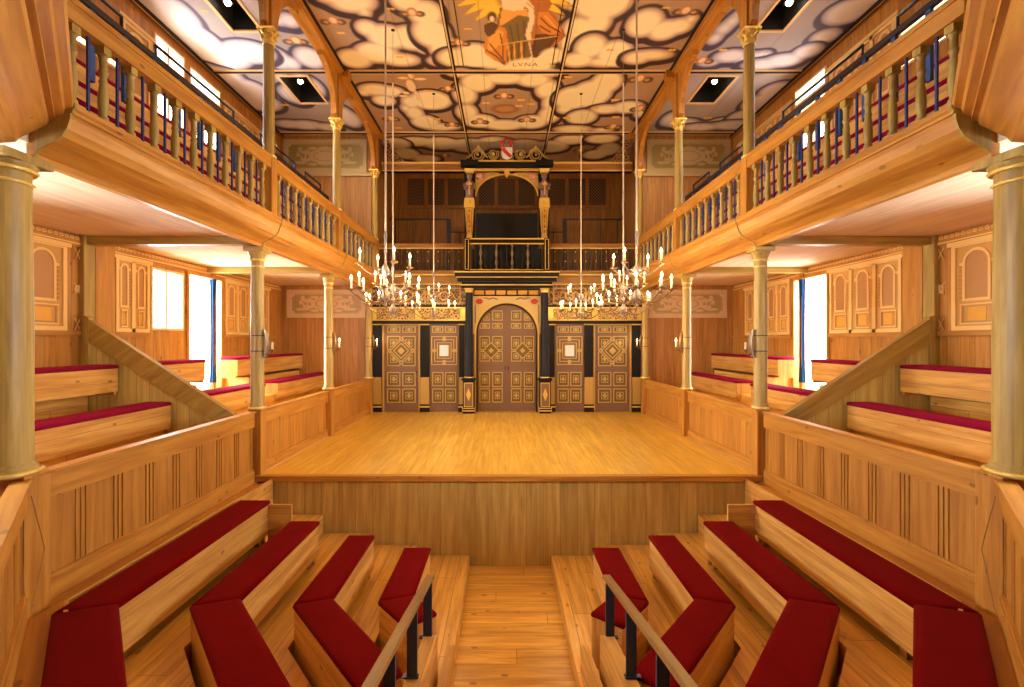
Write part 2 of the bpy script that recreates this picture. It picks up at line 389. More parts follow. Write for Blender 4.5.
# ------------------------------------------------------------------ parapets: panelled fronts round the pit and beside the stage
def parapet(s, name, label, pa, pb, ztop, zbot, nb, base, grp):
    # pa,pb in plan for the positive side; face looks to the middle of the room
    pa = Vector(pa); pb = Vector(pb); d = (pb-pa).normalized(); L = (pb-pa).length
    nrm = Vector((-d.y, d.x));
    if nrm.dot(Vector((0, 4))-pa) < 0: nrm = -nrm       # towards the middle
    t = thing(name, label, 'parapet', (s*(pa.x+pb.x)/2, (pa.y+pb.y)/2, zbot), grp)
    def slab(mb, u0, u1, o0, o1, z0, z1):
        q = [pa+d*u0+nrm*o0, pa+d*u1+nrm*o0, pa+d*u1+nrm*o1, pa+d*u0+nrm*o1]
        mb.loft([[(v.x, v.y, z0) for v in q], [(v.x, v.y, z1) for v in q]])
    g = (d.x*s, d.y, 0)
    mb = MB(s); slab(mb, 0, L, -.05, -.012, zbot, ztop-.02); mb.build('panelling', 'board' if name == 'stage_parapet' else 'paling', t, (0,0,1))
    mb = MB(s); slab(mb, 0, L, -.06, .035, ztop-.02, ztop); slab(mb, 0, L, -.0, .012, ztop-.04, ztop-.02); mb.build('cap_rail', 'pine', t, g, .006)
    mb = MB(s); slab(mb, 0, L, -.012, .016, ztop-.19, ztop-.02); mb.build('top_board', 'pine', t, g, .004)
    mb = MB(s); slab(mb, 0, L, -.012, .018, zbot, zbot+base); slab(mb, 0, L, -.012, .010, zbot+base, zbot+base+.03); mb.build('base_board', 'pine', t, g, .004)
    # wide panels between pairs of stiles
    n_ = nb; w = L/n_
    if name == 'stage_parapet': return t
    for i in range(n_+1):
        for o in ((-.055, -.03), (-.012, .012), (.03, .055)):
            u0, u1 = max(0, i*w+o[0]), min(L, i*w+o[1])
            if u1 > u0: mb = MB(s); slab(mb, u0, u1, -.012, -.004, zbot+base+.02, ztop-.185); mb.build('stile', 'paling', t, (0,0,1))
    return t
ZP = H(-.86)
for s in (-1, 1):
    parapet(s, 'pit_parapet', f'long panelled wooden parapet along the {side(s)} side of the pit', (XP, YB-.1), (XP, YA+.1), ZP, H(-1.75), 8, .15, 'panelled parapets')
    e = turn_pt(XP, YA+.02, 3.3); st = turn_pt(XP, YA+.02, .12)
    parapet(s, 'pit_parapet', f'angled panelled parapet turning in at the near {side(s)} corner of the pit', st, e, ZP, H(-1.75), 9, .15, 'panelled parapets')
    parapet(s, 'stage_parapet', f'low plank parapet on the {side(s)} of the stage front, nearer bay', (XP, YC-.09), (XP, YB+.1), ZP, ZS+.001, 7, .10, 'panelled parapets')
    parapet(s, 'stage_parapet', f'low plank parapet on the {side(s)} of the stage, beside the black and gold screen', (XP, YD+.3), (XP, YC+.09), ZP, ZS+.001, 7, .10, 'panelled parapets')
    # ledge behind the top bench
    mb = MB(s); pth = [(3.10, YF-.03), (3.10, YA+.0), turn_pt(3.10, YA, 3.1)]
    mb.sweep([(0.0, H(-1.78)), (0, H(-1.74)), (-.205, H(-1.74)), (-.205, H(-1.78))], pth)
    struct(mb.build('trim_%d' % (1 if s < 0 else 2), 'pine', None, (0,1,0), 0, YA))
    mb = MB(s); mb.sweep([(-.0, H(-2.2)), (0, H(-1.685)), (-.022, H(-1.685)), (-.022, H(-2.2))], [(2.91, YF-.03), (2.91, YA+.06), turn_pt(2.91, YA+.06, 3.0)])
    struct(mb.build('trim_%d' % (3 if s < 0 else 4), 'bench', None, (0,1,0)))
    # solid fill under the side galleries down to the pit floor
    mb = MB(s); mb.box(XP+.06, XP+.1, YA, YD+.4, 0, H(-1.0)); struct(mb.build('wall_under_gallery_' + side(s), 'pine', None, (0,1,0)))

# ------------------------------------------------------------------ columns
def column_prof(r, h, cap='plain'):
    return [(r*1.25, 0), (r*1.25, .03), (r*1.12, .045), (r*1.12, .06), (r, .075), (r*1.0, h*.5), (r*.93, h-.12), (r*.93, h-.0)]
def make_lower_column(s, y, r, label, xx=XP, zb=None):
    z0 = H(-.84) if zb is None else zb; h = H(1.0 if r < .1 else 1.07)-z0; ck = 1 if r < .1 else .42
    t = thing('gallery_column', label, 'column', (s*xx, y, z0), 'round oak columns under the gallery', 'thing')
    mb = MB(s); mb.lathe((xx, y, z0), column_prof(r, h), 24); mb.build('shaft', 'oak', t, (0,0,1))
    mb = MB(s); mb.lathe((xx, y, z0+.005), [(r*1.27, 0), (r*1.40, .014), (r*1.27, .026)], 24); mb.build('base_ring', 'gold', t)
    mb = MB(s); mb.lathe((xx, y, z0+h-.09), [(r*.98, 0), (r*1.06, .01), (r*.98, .02)], 24); mb.lathe((xx, y, z0+h-.012), [(r*1.12, 0), (r*1.2, .012), (r*1.12, .024)], 24); mb.build('neck_ring', 'gold', t)
    mb = MB(s); mb.lathe((xx, y, z0+h), [(r*.95, 0), (r*1.1, .03*ck), (r*(1.3 if r < .1 else 1.16), .08*ck), (r*(1.45 if r < .1 else 1.18), .10*ck)], 24); q_ = r*(1.55 if r < .1 else 1.2); mb.box(xx-q_, xx+q_, y-q_, y+q_, z0+h+.10*ck, z0+h+.10*ck+.055)
    mb.build('capital', 'oak', t, (1,0,0), .006)
    return t
def make_newel(s, y, label, z0, r=.07):
    t = thing('gallery_post', label, 'post', (s*XP, y, z0), 'square posts under the columns', 'thing')
    mb = MB(s); mb.box(XP-r-.005, XP+r, y-r, y+r, z0, H(-.86)); mb.build('shaft', 'pine', t, (0,0,1), .006)
    mb = MB(s); mb.box(XP-r-.02, XP+r+.01, y-r-.015, y+r+.015, H(-.86)-.0, H(-.84)); mb.build('cap', 'pine', t, (1,0,0), .004)
    # lozenge carving
    if y < YA+.1:
        mb = MB(s); zc = (z0+H(-.9))/2; hh = (H(-.9)-z0)*.42
        for a, b_ in (((y-.045, zc+hh), (y+.045, zc)), ((y+.045, zc), (y-.045, zc-hh))):
            mb.tube([(XP-r-.006, a[0], a[1]), (XP-r-.006, b_[0], b_[1])], .004, 5)
        mb.build('carving', 'backboard', t)
where = {YA: 'nearest the camera', YB: 'at the front corner of the stage', YC: 'halfway along the stage', YD: 'next to the black and gold screen'}
for s in (-1, 1):
    for y in (YA, YB, YC, YD):
        r = .135 if y == YA else .078
        zb = H(-1.78) if y == YA else (H(-1.74) if y == YB else ZS)
        yy = y-.05 if y == YA else y
        make_newel(s, y, f'square {side(s)} parapet post {where[y]}', zb, .09 if y == YA else .07)
        make_lower_column(s, yy, r, f'round {side(s)} lower oak column with gilt rings, {where[y]}', XP+.065 if y == YA else XP)

# ------------------------------------------------------------------ upper gallery front: moulded beam, balusters, rails, columns
prof = [(.20, 1.16), (-.0+.14, 1.16), (.14, 1.20), (.10, 1.235), (.075, 1.25), (.02, 1.275), (-.03, 1.31), (-.065, 1.36), (-.085, 1.42), (-.085, 1.455), (-.10, 1.455), (-.10, 1.475), (-.115, 1.49), (-.115, 1.52), (.20, 1.52)]
XF = 2.92; YFC = YA+.08
for s in (-1, 1):
    mb = MB(s); pth = [(XF, YD+.08), (XF, YFC-.06)]
    # sweep offset is to the left of travel (travelling towards -y the left is +x)
    mb.sweep([(o, H(h)) for o, h in prof], pth)
    o = mb.build('gallery_fascia', 'pine', None, (0,1,0), 0, YFC); tag(o, f'deep moulded pine fascia beam carrying the {side(s)} upper gallery', 'fascia', 'gallery fascias', 'thing')
    mb = MB(s); q0 = turn_pt(XF, YFC-.06, .0); tp = [(.26, 1.20), (.19, 1.225), (.17, 1.26), (.05, 1.37), (.04, 1.40), (.01, 1.40), (.01, 1.435), (-.03, 1.445), (-.04, 1.48), (-.075, 1.49), (-.085, 1.52), (.26, 1.52)]; mb.sweep([(o_, H(h)) for o_, h in tp], [q0, turn_pt(*q0, 3.4)])
    o = mb.build('gallery_fascia', 'pine', None, (TURN.x*s, TURN.y, 0)); tag(o, f'angled pine fascia beam turning over the near {side(s)} corner of the pit', 'fascia', 'gallery fascias', 'thing')
    mb = MB(s); pr = [(XF+a-.010, H(h)) for a, h in prof[1:-1]]
    mb.loft([[(p[0], y_, p[1]) for p in pr]+[(XF+.14, y_, H(1.5))] for y_ in (YFC-.075, YFC-.055)]); struct(mb.build('trim_joint', 'oak', None, (0,0,1)))
    # scrolled joints in the fascia over each column
    for y in (YB, YC, YD):
        mb = MB(s); pr = [(XF+a-.012, H(h)) for a, h in prof[1:-1]]
        mb.loft([[(p[0], y-.012, p[1]) for p in pr]+[(XF+.2, y-.012, H(1.5)), (XF+.2, y-.012, H(1.17))], [(p[0], y+.012, p[1]) for p in pr]+[(XF+.2, y+.012, H(1.5)), (XF+.2, y+.012, H(1.17))]])
        j = mb.build('trim_joint', 'oak', None, (0,0,1)); struct(j)
bal_prof = [(.036,0),(.036,.05),(.030,.055),(.030,.06),(.034,.075),(.030,.09),(.022,.10),(.026,.12),(.032,.16),(.033,.20),(.030,.26),(.026,.30),(.022,.325),(.030,.34),(.022,.355),(.020,.38),(.024,.40),(.032,.415),(.024,.43),(.024,.50),(.030,.525),(.036,.53),(.036,.59)]
def sqlathe():
    mb = MB()
    mb.box(-.034,.034,-.034,.034,0,.06); mb.lathe((0,0,0),[(r*1.02,z) for r,z in bal_prof if .055<=z<=.53],12); mb.box(-.034,.034,-.034,.034,.535,.59)
    return mb
me_bal = unit_mesh(sqlathe(), 'oak')
mb = MB(); mb.box(-.007,.007,-.009,.009,0,.59); me_rod = unit_mesh(mb, 'rodblue')
def upper_bay(s, pa, pb, n, label, rods=True):
    pa = Vector(pa); pb = Vector(pb); d = (pb-pa).normalized(); L = (pb-pa).length; nr = Vector((-d.y, d.x))
    t = thing('balustrade', label, 'balustrade', (s*(pa.x+pb.x)/2, (pa.y+pb.y)/2, H(1.52)), 'gallery balustrades')
    def slab(mb, o0, o1, z0, z1):
        q = [pa+nr*o0, pb+nr*o0, pb+nr*o1, pa+nr*o1]; mb.loft([[(v.x, v.y, z0) for v in q], [(v.x, v.y, z1) for v in q]])
    mb = MB(s); slab(mb, -.05, .05, H(2.12), H(2.27)); slab(mb, -.06, .06, H(2.235), H(2.275)); mb.build('handrail', 'pine', t, (d.x*s, d.y, 0), .006)
    mb = MB(s); slab(mb, -.045, .045, H(1.52), H(1.535)); mb.build('bottom_rail', 'pine', t, (d.x*s, d.y, 0))
    w = L/n
    for i in range(n):
        p = pa+d*(w*(i+.5)); inst('baluster', me_bal, t, (p.x*s, p.y, H(1.53)))
        if rods:
            p = pa+d*(w*(i+1)) if i < n-1 else None
            if p: inst('rod', me_rod, t, (p.x*s, p.y, H(1.53)))
bays = [(YB, YA-.04, 11, 'nearest bay above the pit'), (YC, YB, 9, 'middle bay above the stage front'), (YD, YC, 9, 'far bay next to the screen')]
for s in (-1, 1):
    for a, b_, n_, w_ in bays:
        upper_bay(s, (XU-.02, a-.08), (XU-.02, b_+.08), n_, f'{side(s)} upper gallery balustrade of turned pine balusters, {w_}')
    p0 = turn_pt(XU+.02, YA-.0, .12); p1 = turn_pt(XU+.02, YA-.0, 3.2)
    upper_bay(s, p0, p1, 12, f'{side(s)} upper gallery balustrade angled in over the near corner')
def upper_column(s, y, label):
    r = .068; zb = H(2.29); zt = H(3.72)
    t = thing('upper_column', label, 'column', (s*XU, y, H(1.52)), 'slim columns on the upper gallery', 'thing')
    mb = MB(s); mb.box(XU-.075, XU+.075, y-.075, y+.075, H(1.52), H(2.27)); mb.build('pedestal', 'pine', t, (0,0,1), .006)
    mb = MB(s); mb.lathe((XU, y, H(2.27)), [(r*1.2, 0), (r*1.25, .02), (r*1.05, .035), (r, .05), (r, .7), (r*.92, 1.45)], 20); mb.build('shaft', 'oak', t, (0,0,1))
    mb = MB(s); mb.lathe((XU, y, H(2.275)), [(r*1.22, 0), (r*1.36, .012), (r*1.22, .026)], 20); mb.build('base_ring', 'gold', t)
    mb = MB(s); mb.lathe((XU, y, zt-.03), [(r*.95, -.03), (r*1.1, -.02), (r*.95, 0), (r*1.0, .03), (r*1.25, .10), (r*1.45, .13)], 20)
    for a in range(8):
        q = a*PI/4; mb.sphere((XU+r*1.2*math.cos(q), y+r*1.2*math.sin(q), zt+.03), .022, 8, 6, (1,1,1.3)); mb.sphere((XU+r*1.42*math.cos(q+.4), y+r*1.42*math.sin(q+.4), zt+.085), .022, 8, 6)
    mb.box(XU-r*1.55, XU+r*1.55, y-r*1.55, y+r*1.55, zt+.10, zt+.125); mb.build('capital', 'gold', t)
    # square upper post and curved braces
    mb = MB(s); mb.box(XU-.075, XU+.075, y-.085, y+.085, zt+.125, H(4.62)); mb.build('upper_post', 'pine', t, (0,0,1), .006)
    for dy in (-1, 1):
        if y == YD and dy > 0: continue
        R = .62; y0 = y+dy*.085; mb = MB(s); zz = H(4.55)
        outl = [(y0, zt+.13)]
        for i in range(13):
            a = i/12; q = a*PI/2
            outl.append((y0+dy*(.06+R*(1-math.cos(q))), zz-.65+ .65*math.sin(q)))
        outl += [(y0+dy*(R+.06), H(4.62)), (y0, H(4.62))]
        mb.extx(outl, XU-.045, XU+.045)
        # the outline is concave: triangulate safely by building strips
        mb = MB(s)
        for i in range(1, 13):
            p, q2 = outl[i], outl[i+1]; 
            mb.loft([[(XU-.045, p[0], p[1]), (XU-.045, q2[0], q2[1]), (XU-.045, y0, max(q2[1], p[1]) if i > 0 else p[1]), (XU-.045, y0, p[1])], [(XU+.045, p[0], p[1]), (XU+.045, q2[0], q2[1]), (XU+.045, y0, q2[1]), (XU+.045, y0, p[1])]])
        mb.loft([[(x_, y0, zt+.13), (x_, y0+dy*.06, zz-.65), (x_, y0, zz-.65)] for x_ in (XU-.045, XU+.045)])
        mb.box(XU-.045, XU+.045, min(y0, y0+dy*(R+.06)), max(y0, y0+dy*(R+.06)), zz, H(4.62))
        mb.build('curved_brace', 'pine', t, (0,0,1))
    return t
for s in (-1, 1):
    for y in (YB, YC, YD): upper_column(s, y, f'slim {side(s)} upper gallery column with a gilt capital, {where[y]}')

# ------------------------------------------------------------------ upper roof beams
for s in (-1, 1):
    mb = MB(s); mb.box(XU-.12, XU+.09, .2, YD+.1, H(4.62), H(4.80)); mb.box(XU-.15, XU-.12, .2, YD+.1, H(4.655), H(4.80)); 
    o = mb.build('ceiling_beam', 'pine', None, (0,1,0), .006); tag(o, f'long pine beam under the painted ceiling over the {side(s)} row of columns', 'beam', 'ceiling beams', 'thing')
    mb = MB(s); mb.box(XU-.18, XU-.15, .2, YD+.1, H(4.67), H(4.71)); struct(mb.build('trim_%d' % (5 if s < 0 else 6), 'black', None, (0,1,0)))
    for y in (YB, YC, YD):
        mb = MB(s); mb.box(XU-.24, XU-.1, y-.07, y+.07, H(4.56), H(4.69)); tag(mb.build('beam_end', 'pine', None, (1,0,0), .008), f'square {side(s)} beam end block under the painted ceiling, {where[y]}', 'beam end', 'beam end blocks')
n = 7
for y in (YB, YC, YD):
    for x0, x1 in ((-XW, XW),):
        mb = MB(); mb.box(x0, x1, y-.03, y+.03, H(4.675), H(4.72)); struct(mb.build('trim_%d' % n, 'black', None, (1,0,0))); n += 1
        mb = MB(); mb.box(x0, x1, y-.055, y-.03, H(4.68), H(4.72)); mb.box(x0, x1, y+.03, y+.055, H(4.68), H(4.72)); struct(mb.build('trim_%d' % n, 'cream', None, (1,0,0))); n += 1
for s in (-1, 1):
    mb = MB(s); mb.box(.90, .925, 6.2, 13.4, H(4.68), H(4.72)); struct(mb.build('trim_%d' % n, 'black', None)); n += 1
    mb = MB(s); mb.box(.93, .95, 6.2, 13.4, H(4.675), H(4.72)); struct(mb.build('trim_%d' % n, 'cream', None)); n += 1
    mb = MB(s); mb.box(.75, .762, 6.2, 8.35, H(4.69), H(4.72)); struct(mb.build('trim_%d' % n, 'black', None)); n += 1
    mb = MB(s); mb.box(.95, .965, 6.2, 13.4, H(4.69), H(4.72)); struct(mb.build('trim_%d' % n, 'black', None)); n += 1

# ------------------------------------------------------------------ extra materials
DAY = 1.0; EXPO = -.12
m, nt, b = new_mat('window pane'); nt.nodes.remove(b)
tr = N(nt, 'ShaderNodeBsdfTransparent'); gl = N(nt, 'ShaderNodeBsdfGlossy', Roughness=.05); mx = N(nt, 'ShaderNodeMixShader'); mx.inputs[0].default_value = .06
nt.links.new(tr.outputs[0], mx.inputs[1]); nt.links.new(gl.outputs[0], mx.inputs[2]); nt.links.new(mx.outputs[0], nt.nodes['Material Output'].inputs[0]); M['pane'] = m
M['bluecloth'] = plain('navy cloth', (.01,.05,.16), .9, spec=.2)
M['blue2'] = plain('blue steel', (.02,.10,.30), .4)
M['red_daylit'] = fabric('daylit red velvet', (.26,.003,.035), (.20,.002,.025))  # gallery cushions' red pushed to magenta: cool daylight put into the colour
M['strap2'] = plain('pale olive strapwork', (.56,.44,.22), .5, 0, .06)
M['oakboard'] = wood('oak boards', (.70,.56,.28), (.58,.43,.19), plank=.16, seam=.005, rough=.45, knots=False, vary=.15)
M['galleryboard'] = wood('gallery boards', (.36,.18,.06), (.26,.12,.035), plank=.22, seam=.008, rough=.5, knots=False, vary=.2)
M['olivefield'] = plain('olive painted field', (.34,.27,.085), .5, 0, .05)
M['darkbal'] = plain('dark turned wood', (.06,.03,.015), .4)
M['goldpaint2'] = plain('worn gold paint', (.66,.46,.17), .42, .15, .12, 40)
M['paper'] = plain('white paper', (.80,.80,.86), .6, 0, .03)
M['pink'] = plain('pink paint', (.65,.30,.24), .5)
# ------------------------------------------------------------------ painted ceiling
R = math.radians
HATCH_W = [150, 130, 42, 26]
class MX(MB):                   # builder whose local (u, out, z) is mapped on a wall plane
    def __init__(s, fn): super().__init__(1); s.fn = fn
    def add(s, vs, fs, smooth=False):
        return super().add([s.fn(v) for v in vs], fs, smooth)
HATCH = [(3.57, 4.08, 8.70, 9.68), (3.74, 4.16, 6.40, 7.42), (3.6, 4.1, 3.9, 4.9), (3.6, 4.1, 1.2, 2.2)]  # last two pairs are unseen, added as fill light over the pit
def px2c(px, py): return ((px-504.5)*HC/(341-py)-.055, F*HC/(341-py))
Q = 2.048
def S(l): return [(260+a/Q, b_/Q, c/Q, d/Q) for a, b_, c, d in l]
clouds = [
 S([(190,8,52,24),(150,-4,42,18),(215,28,16,14)]),
 S([(222,62,26,18),(262,80,42,26),(310,82,40,26),(345,98,30,18),(240,112,46,22),(196,124,36,20),(290,126,40,14)]),
 S([(300,6,34,24),(340,32,38,28),(352,72,40,32),(380,104,34,26),(372,128,30,12)]),
 S([(404,122,42,20),(440,116,42,24),(480,130,40,16),(520,130,46,16),(556,116,36,24),(592,100,36,28),(612,78,22,22)]),
 S([(660,-6,60,34),(700,8,62,40),(650,62,34,24),(690,50,30,28),(630,88,20,30)]),
 S([(676,100,34,26),(650,126,36,16),(724,112,38,26),(716,130,60,12)]),
 S([(786,52,38,30),(826,66,34,22),(856,58,30,18),(880,44,16,12)]),
 S([(800,116,46,12),(770,122,30,14)]),
 S([(238,186,36,13),(268,190,30,12),(214,192,16,8),(255,208,24,12)]),
 S([(350,208,44,20),(310,212,20,15),(318,234,20,16),(340,252,30,14),(372,262,40,8),(300,224,12,10)]),
 S([(420,196,26,22),(446,172,36,20),(500,162,50,14),(560,166,36,16),(588,186,26,20),(600,212,24,24),(592,238,24,18),(556,252,34,14),(500,258,44,11),(450,250,36,14),(424,232,24,18),(410,152,30,10),(590,152,30,9)]),
 S([(640,204,40,24),(676,196,44,28),(708,172,34,24),(624,224,18,12)]),
 S([(658,242,32,15),(708,226,34,10),(752,222,34,13),(780,234,16,10)]),
 S([(320,292,40,10),(372,296,40,13),(430,300,44,14),(480,294,40,12),(540,302,44,14),(596,302,36,12),(636,288,34,10)]),
 S([(700,286,34,10),(712,308,26,13),(686,318,26,10)]),
 S([(300,316,28,12),(340,326,30,8),(280,296,30,12)]),
 S([(640,266,40,8),(700,268,24,5)]),
 S([(62,46,22,16),(40,46,16,12)]),
 S([(104,122,30,22),(34,122,30,24),(64,132,20,14)]),
 S([(96,258,36,10),(60,256,30,9),(140,262,26,8),(186,246,22,18),(176,232,14,12)]),
 S([(964,48,16,16),(948,62,18,16),(930,82,16,14),(974,34,10,10)]),
 S([(962,118,36,14),(1000,122,28,14),(1024,118,20,12),(916,132,22,8)]),
 S([(862,254,36,10),(900,260,40,9),(950,252,34,10),(990,238,26,12),(836,246,16,14)]),
 [(168,14,26,26),(196,42,24,18),(222,60,30,12),(250,54,26,12),(182,30,20,18)],
 [(248,92,22,12),(222,78,22,10),(262,104,20,9),(200,72,24,10)],
 [(846,14,22,14),(824,38,14,8),(868,0,16,12)],[(806,53,14,8),(782,62,20,7),(760,66,20,6)],
 [(775,92,16,9),(760,104,18,9),(745,118,18,8)],[(735,126,26,5),(700,128,20,4)],
 [(295,96,14,10),(310,88,14,12)],
]
COLS = {'bg': (.44,.28,.17), 'bg_daylit': (.40,.35,.34), 'cloud': (.95,.82,.52), 'mid': (.52,.32,.23), 'dark': (.045,.020,.026)}  # side-aisle ground greyed: cool daylight cast put into the paint colour
def paint(X, Y, seed_clouds):
    n_ = X.shape[0]; aisle = np.clip((np.abs(X)-2.9)/.2, 0, 1)[:, None]
    c = np.array(COLS['bg'])*(1-aisle)+np.array(COLS['bg_daylit'])*aisle
    c = c*(1+.05*np.sin(X*7+Y*3)[:, None])
    D = np.full(n_, -9.)
    def lerp(a, b_, t): return a*(1-t)+b_*t
    def sst(x): x = np.clip(x, 0, 1); return (x*x*(3-2*x))[:, None]
    kd = np.array(COLS['dark'])*(1-aisle)+np.array((.055,.045,.085))*aisle; km = np.array(COLS['mid'])*(1-aisle)+np.array((.40,.34,.40))*aisle; kc = np.array(COLS['cloud'])*(1-aisle)+np.array((.80,.76,.76))*aisle  # aisle clouds cooled as well, the daylight tint painted in
    for cl in seed_clouds:
        acc = np.zeros(n_); acd = np.zeros(n_); K = 45.
        for px, py, rx, ry in cl:
            if py > 330: continue
            cx, cy = px2c(px, py); ax = rx*HC/(341-py)*1.04; ay = F*HC/(341-py)**2*ry*1.04
            for (ox, oy, tgt) in ((0, -.045, 0), (0, .035, 1)):
                q = np.sqrt(((X-cx-ox)/ax)**2+((Y-cy-oy)/ay)**2); d = np.clip((1-q)*min(ax, ay)*1.15, -1, .4)
                if tgt == 0: acc += np.exp(K*d)
                else: acd += np.exp(K*d)
        Db = np.log(acc+1e-12)/K; Dd = np.log(acd+1e-12)/K
        c = lerp(c, kd, sst((np.maximum(Dd, Db)+.085)/.035))
        c = lerp(c, km, sst((Db+.025)/.06)); c = lerp(c, kc, sst((Db+.0)/.14))
    def ell(c, px, py, rx, ry, colr, rot=0, soft=.25):
        cx, cy = px2c(px, py); ax = rx*HC/(341-py); ay = F*HC/(341-py)**2*ry
        u, v = (X-cx)/ax, (Y-cy)/ay
        if rot: u, v = u*math.cos(rot)+v*math.sin(rot), -u*math.sin(rot)+v*math.cos(rot)
        q = np.sqrt(u*u+v*v); t = np.clip((1-q)/soft, 0, 1)[:, None]
        return c*(1-t)+np.array(colr)*t
    # sun rays and a seated draped figure
    cx, cy = px2c(515, -14); ang = np.arctan2(Y-cy, (X-cx)); rr = np.hypot(X-cx, Y-cy)
    ray = .62+.30*np.abs(((ang*14/PI) % 1)*2-1)**1.0
    for lim, colr in ((.05, (.55,.24,.03)), (0, (.92,.62,.06))):
        t = np.clip((ray+lim-rr)/.03, 0, 1)[:, None]; c = c*(1-t)+np.array(colr)*t
    c = ell(c, 515, -14, 26, 30, (.50,.20,.05))
    PX = 504.5+F*(X+.055)/Y; PY = 341-F*HC/Y        # the artist's flat drawing grid
    def poly(c, pts, colr):
        ins = np.zeros(n_, bool); m_ = len(pts)
        for i in range(m_):
            (xa, ya), (xb, yb) = pts[i], pts[(i+1) % m_]
            ins ^= ((ya > PY) != (yb > PY)) & (PX < (xb-xa)*(PY-ya)/((yb-ya) or 1e-9)+xa)
        return np.where(ins[:, None], np.array(colr), c)
    def line(c, pts, w, colr):
        for (xa, ya), (xb, yb) in zip(pts[:-1], pts[1:]):
            t = np.clip(((PX-xa)*(xb-xa)+(PY-ya)*(yb-ya))/max((xb-xa)**2+(yb-ya)**2, 1e-9), 0, 1)
            d = np.hypot(PX-xa-t*(xb-xa), PY-ya-t*(yb-ya)); k = np.clip((w-d)/.5+.5, 0, 1)[:, None]; c = c*(1-k)+np.array(colr)*k
        return c
    dk, og, og2, ol, fl = (.13,.055,.02), (.70,.25,.04), (.86,.40,.07), (.20,.13,.035), (.92,.70,.44)
    c = poly(c, [(532,-6),(546,-8),(552,4),(549,10),(556,16),(563,30),(566,36),(552,48),(538,56),(526,56),(528,20)], (.50,.16,.03))
    c = poly(c, [(538,12),(548,12),(557,22),(562,31),(552,36),(542,32),(536,22)], og); c = poly(c, [(536,34),(560,35),(548,50),(536,58),(528,56)], dk)
    c = poly(c, [(500,8),(528,8),(531,22),(530,44),(530,60),(520,66),(508,68),(500,48),(497,24)], ol)
    c = poly(c, [(498,26),(506,28),(508,42),(506,66),(498,62),(486,56),(483,46),(488,36)], og)
    c = poly(c, [(489,38),(496,29),(504,32),(500,44),(494,50),(487,52)], og2); c = poly(c, [(502,8),(527,9),(529,17),(518,15),(510,20),(503,25),(499,26)], og2)
    for pts in ([(486,50),(496,56),(505,65)], [(490,44),(500,56),(506,64)], [(500,34),(503,46),(503,58)], [(510,26),(513,40),(511,60)], [(517,24),(519,40),(518,62)], [(524,22),(525,40),(524,60)], [(541,18),(549,26),(560,32)], [(540,26),(550,32)]): c = line(c, pts, .7, dk)
    for pts in ([(514,44),(515,62)], [(521,42),(522,60)], [(508,46),(510,62)], [(545,16),(555,27)], [(491,40),(495,36)]): c = line(c, pts, .9, og2)
    c = poly(c, [(500,-6),(526,-6),(524,10),(514,11),(503,9)], fl)
    c = line(c, [(524,0),(531,8),(532,20),(528,35)], 2.9, fl); c = line(c, [(527,3),(534,9),(535,20),(531,34)], .5, (.55,.28,.10)); c = ell(c, 529, 38, 3, 2.5, fl)
    c = line(c, [(498,45),(530,40),(558,36)], .45, (.80,.46,.12)); c = line(c, [(529,42),(532,57)], .9, (.75,.50,.28))
    c = poly(c, [(484,25),(492,21),(499,26),(494,34),(488,37),(484,31)], dk); c = ell(c, 492, 17, 5.5, 6, dk); c = ell(c, 492, 19, 2.6, 3.4, fl)
    # redraw the cloud edge over the hem
    for px, py, rx, ry in ((476,60,18,8),(530,66,26,9),(522,67,20,8),(552,56,14,9),(508,70,14,4)): c = ell(c, px, py, rx, ry, COLS['cloud'], 0, .3)
    # cherub heads
    for px, py, k in ((333,20,1),(412,12,1),(459,42,.9),(686,10,1.1),(391,85,.0),(504,95,.8),(480,121,.7),(527,119,.7),(640,78,1),(640,108,.8),(613,126,.7),(391,118,.7),(452,124,.6),(448,88,.7),(296,40,1),(702,60,.9),(580,150,.5),(445,155,.4)):
        if k == 0: continue
        for sx in (-1, 1): c = ell(c, px+sx*8*k, py+2*k, 6*k, 3.4*k, (.13,.075,.04), sx*.4); c = ell(c, px+sx*7*k, py+2*k, 3*k, 1.6*k, (.60,.30,.12), sx*.4)
        c = ell(c, px, py, 6*k, 5*k, (.55,.24,.05)); c = ell(c, px, py+.4, 4*k, 3.4*k, (.90,.62,.38))
    # small winged boy
    for a in ((411,86,5,7,.3),(411,76,3.4,3,0),(403,78,6,1.4,.4),(420,79,7,1.4,0),(406,93,4,1.6,-.4),(417,96,2,6,-.4),(403,96,5,1.2,0)): c = ell(c, *a[:4], (.90,.66,.38), a[4])
    # central oval of brown cloud lines, gilt birds
    c = ell(c, 505, 109, 17, 6, (.34,.13,.04), 0, .4); c = ell(c, 505, 109, 12, 3.6, (.52,.26,.10), 0, .4)
    for px, py in ((391,9),(341,33),(400,57),(468,29),(610,50),(666,8),(672,50),(568,77),(486,103),(519,106),(428,91),(437,119),(615,100),(616,117),(595,108),(567,118),(521,100),(204,11),(749,52),(708,118),(723,50),(313,86),(285,105),(531,104),(398,128)):
        for sx in (-1, 1): c = ell(c, px+sx*1.8, py, 2.6, 1.1, (.90,.52,.05), sx*.5)
    # plank joints
    pj = (np.abs((X/.42) % 1-.5) > .492)[:, None]; c = np.where(pj, c*.72, c)
    return np.clip(c, 0, 1)
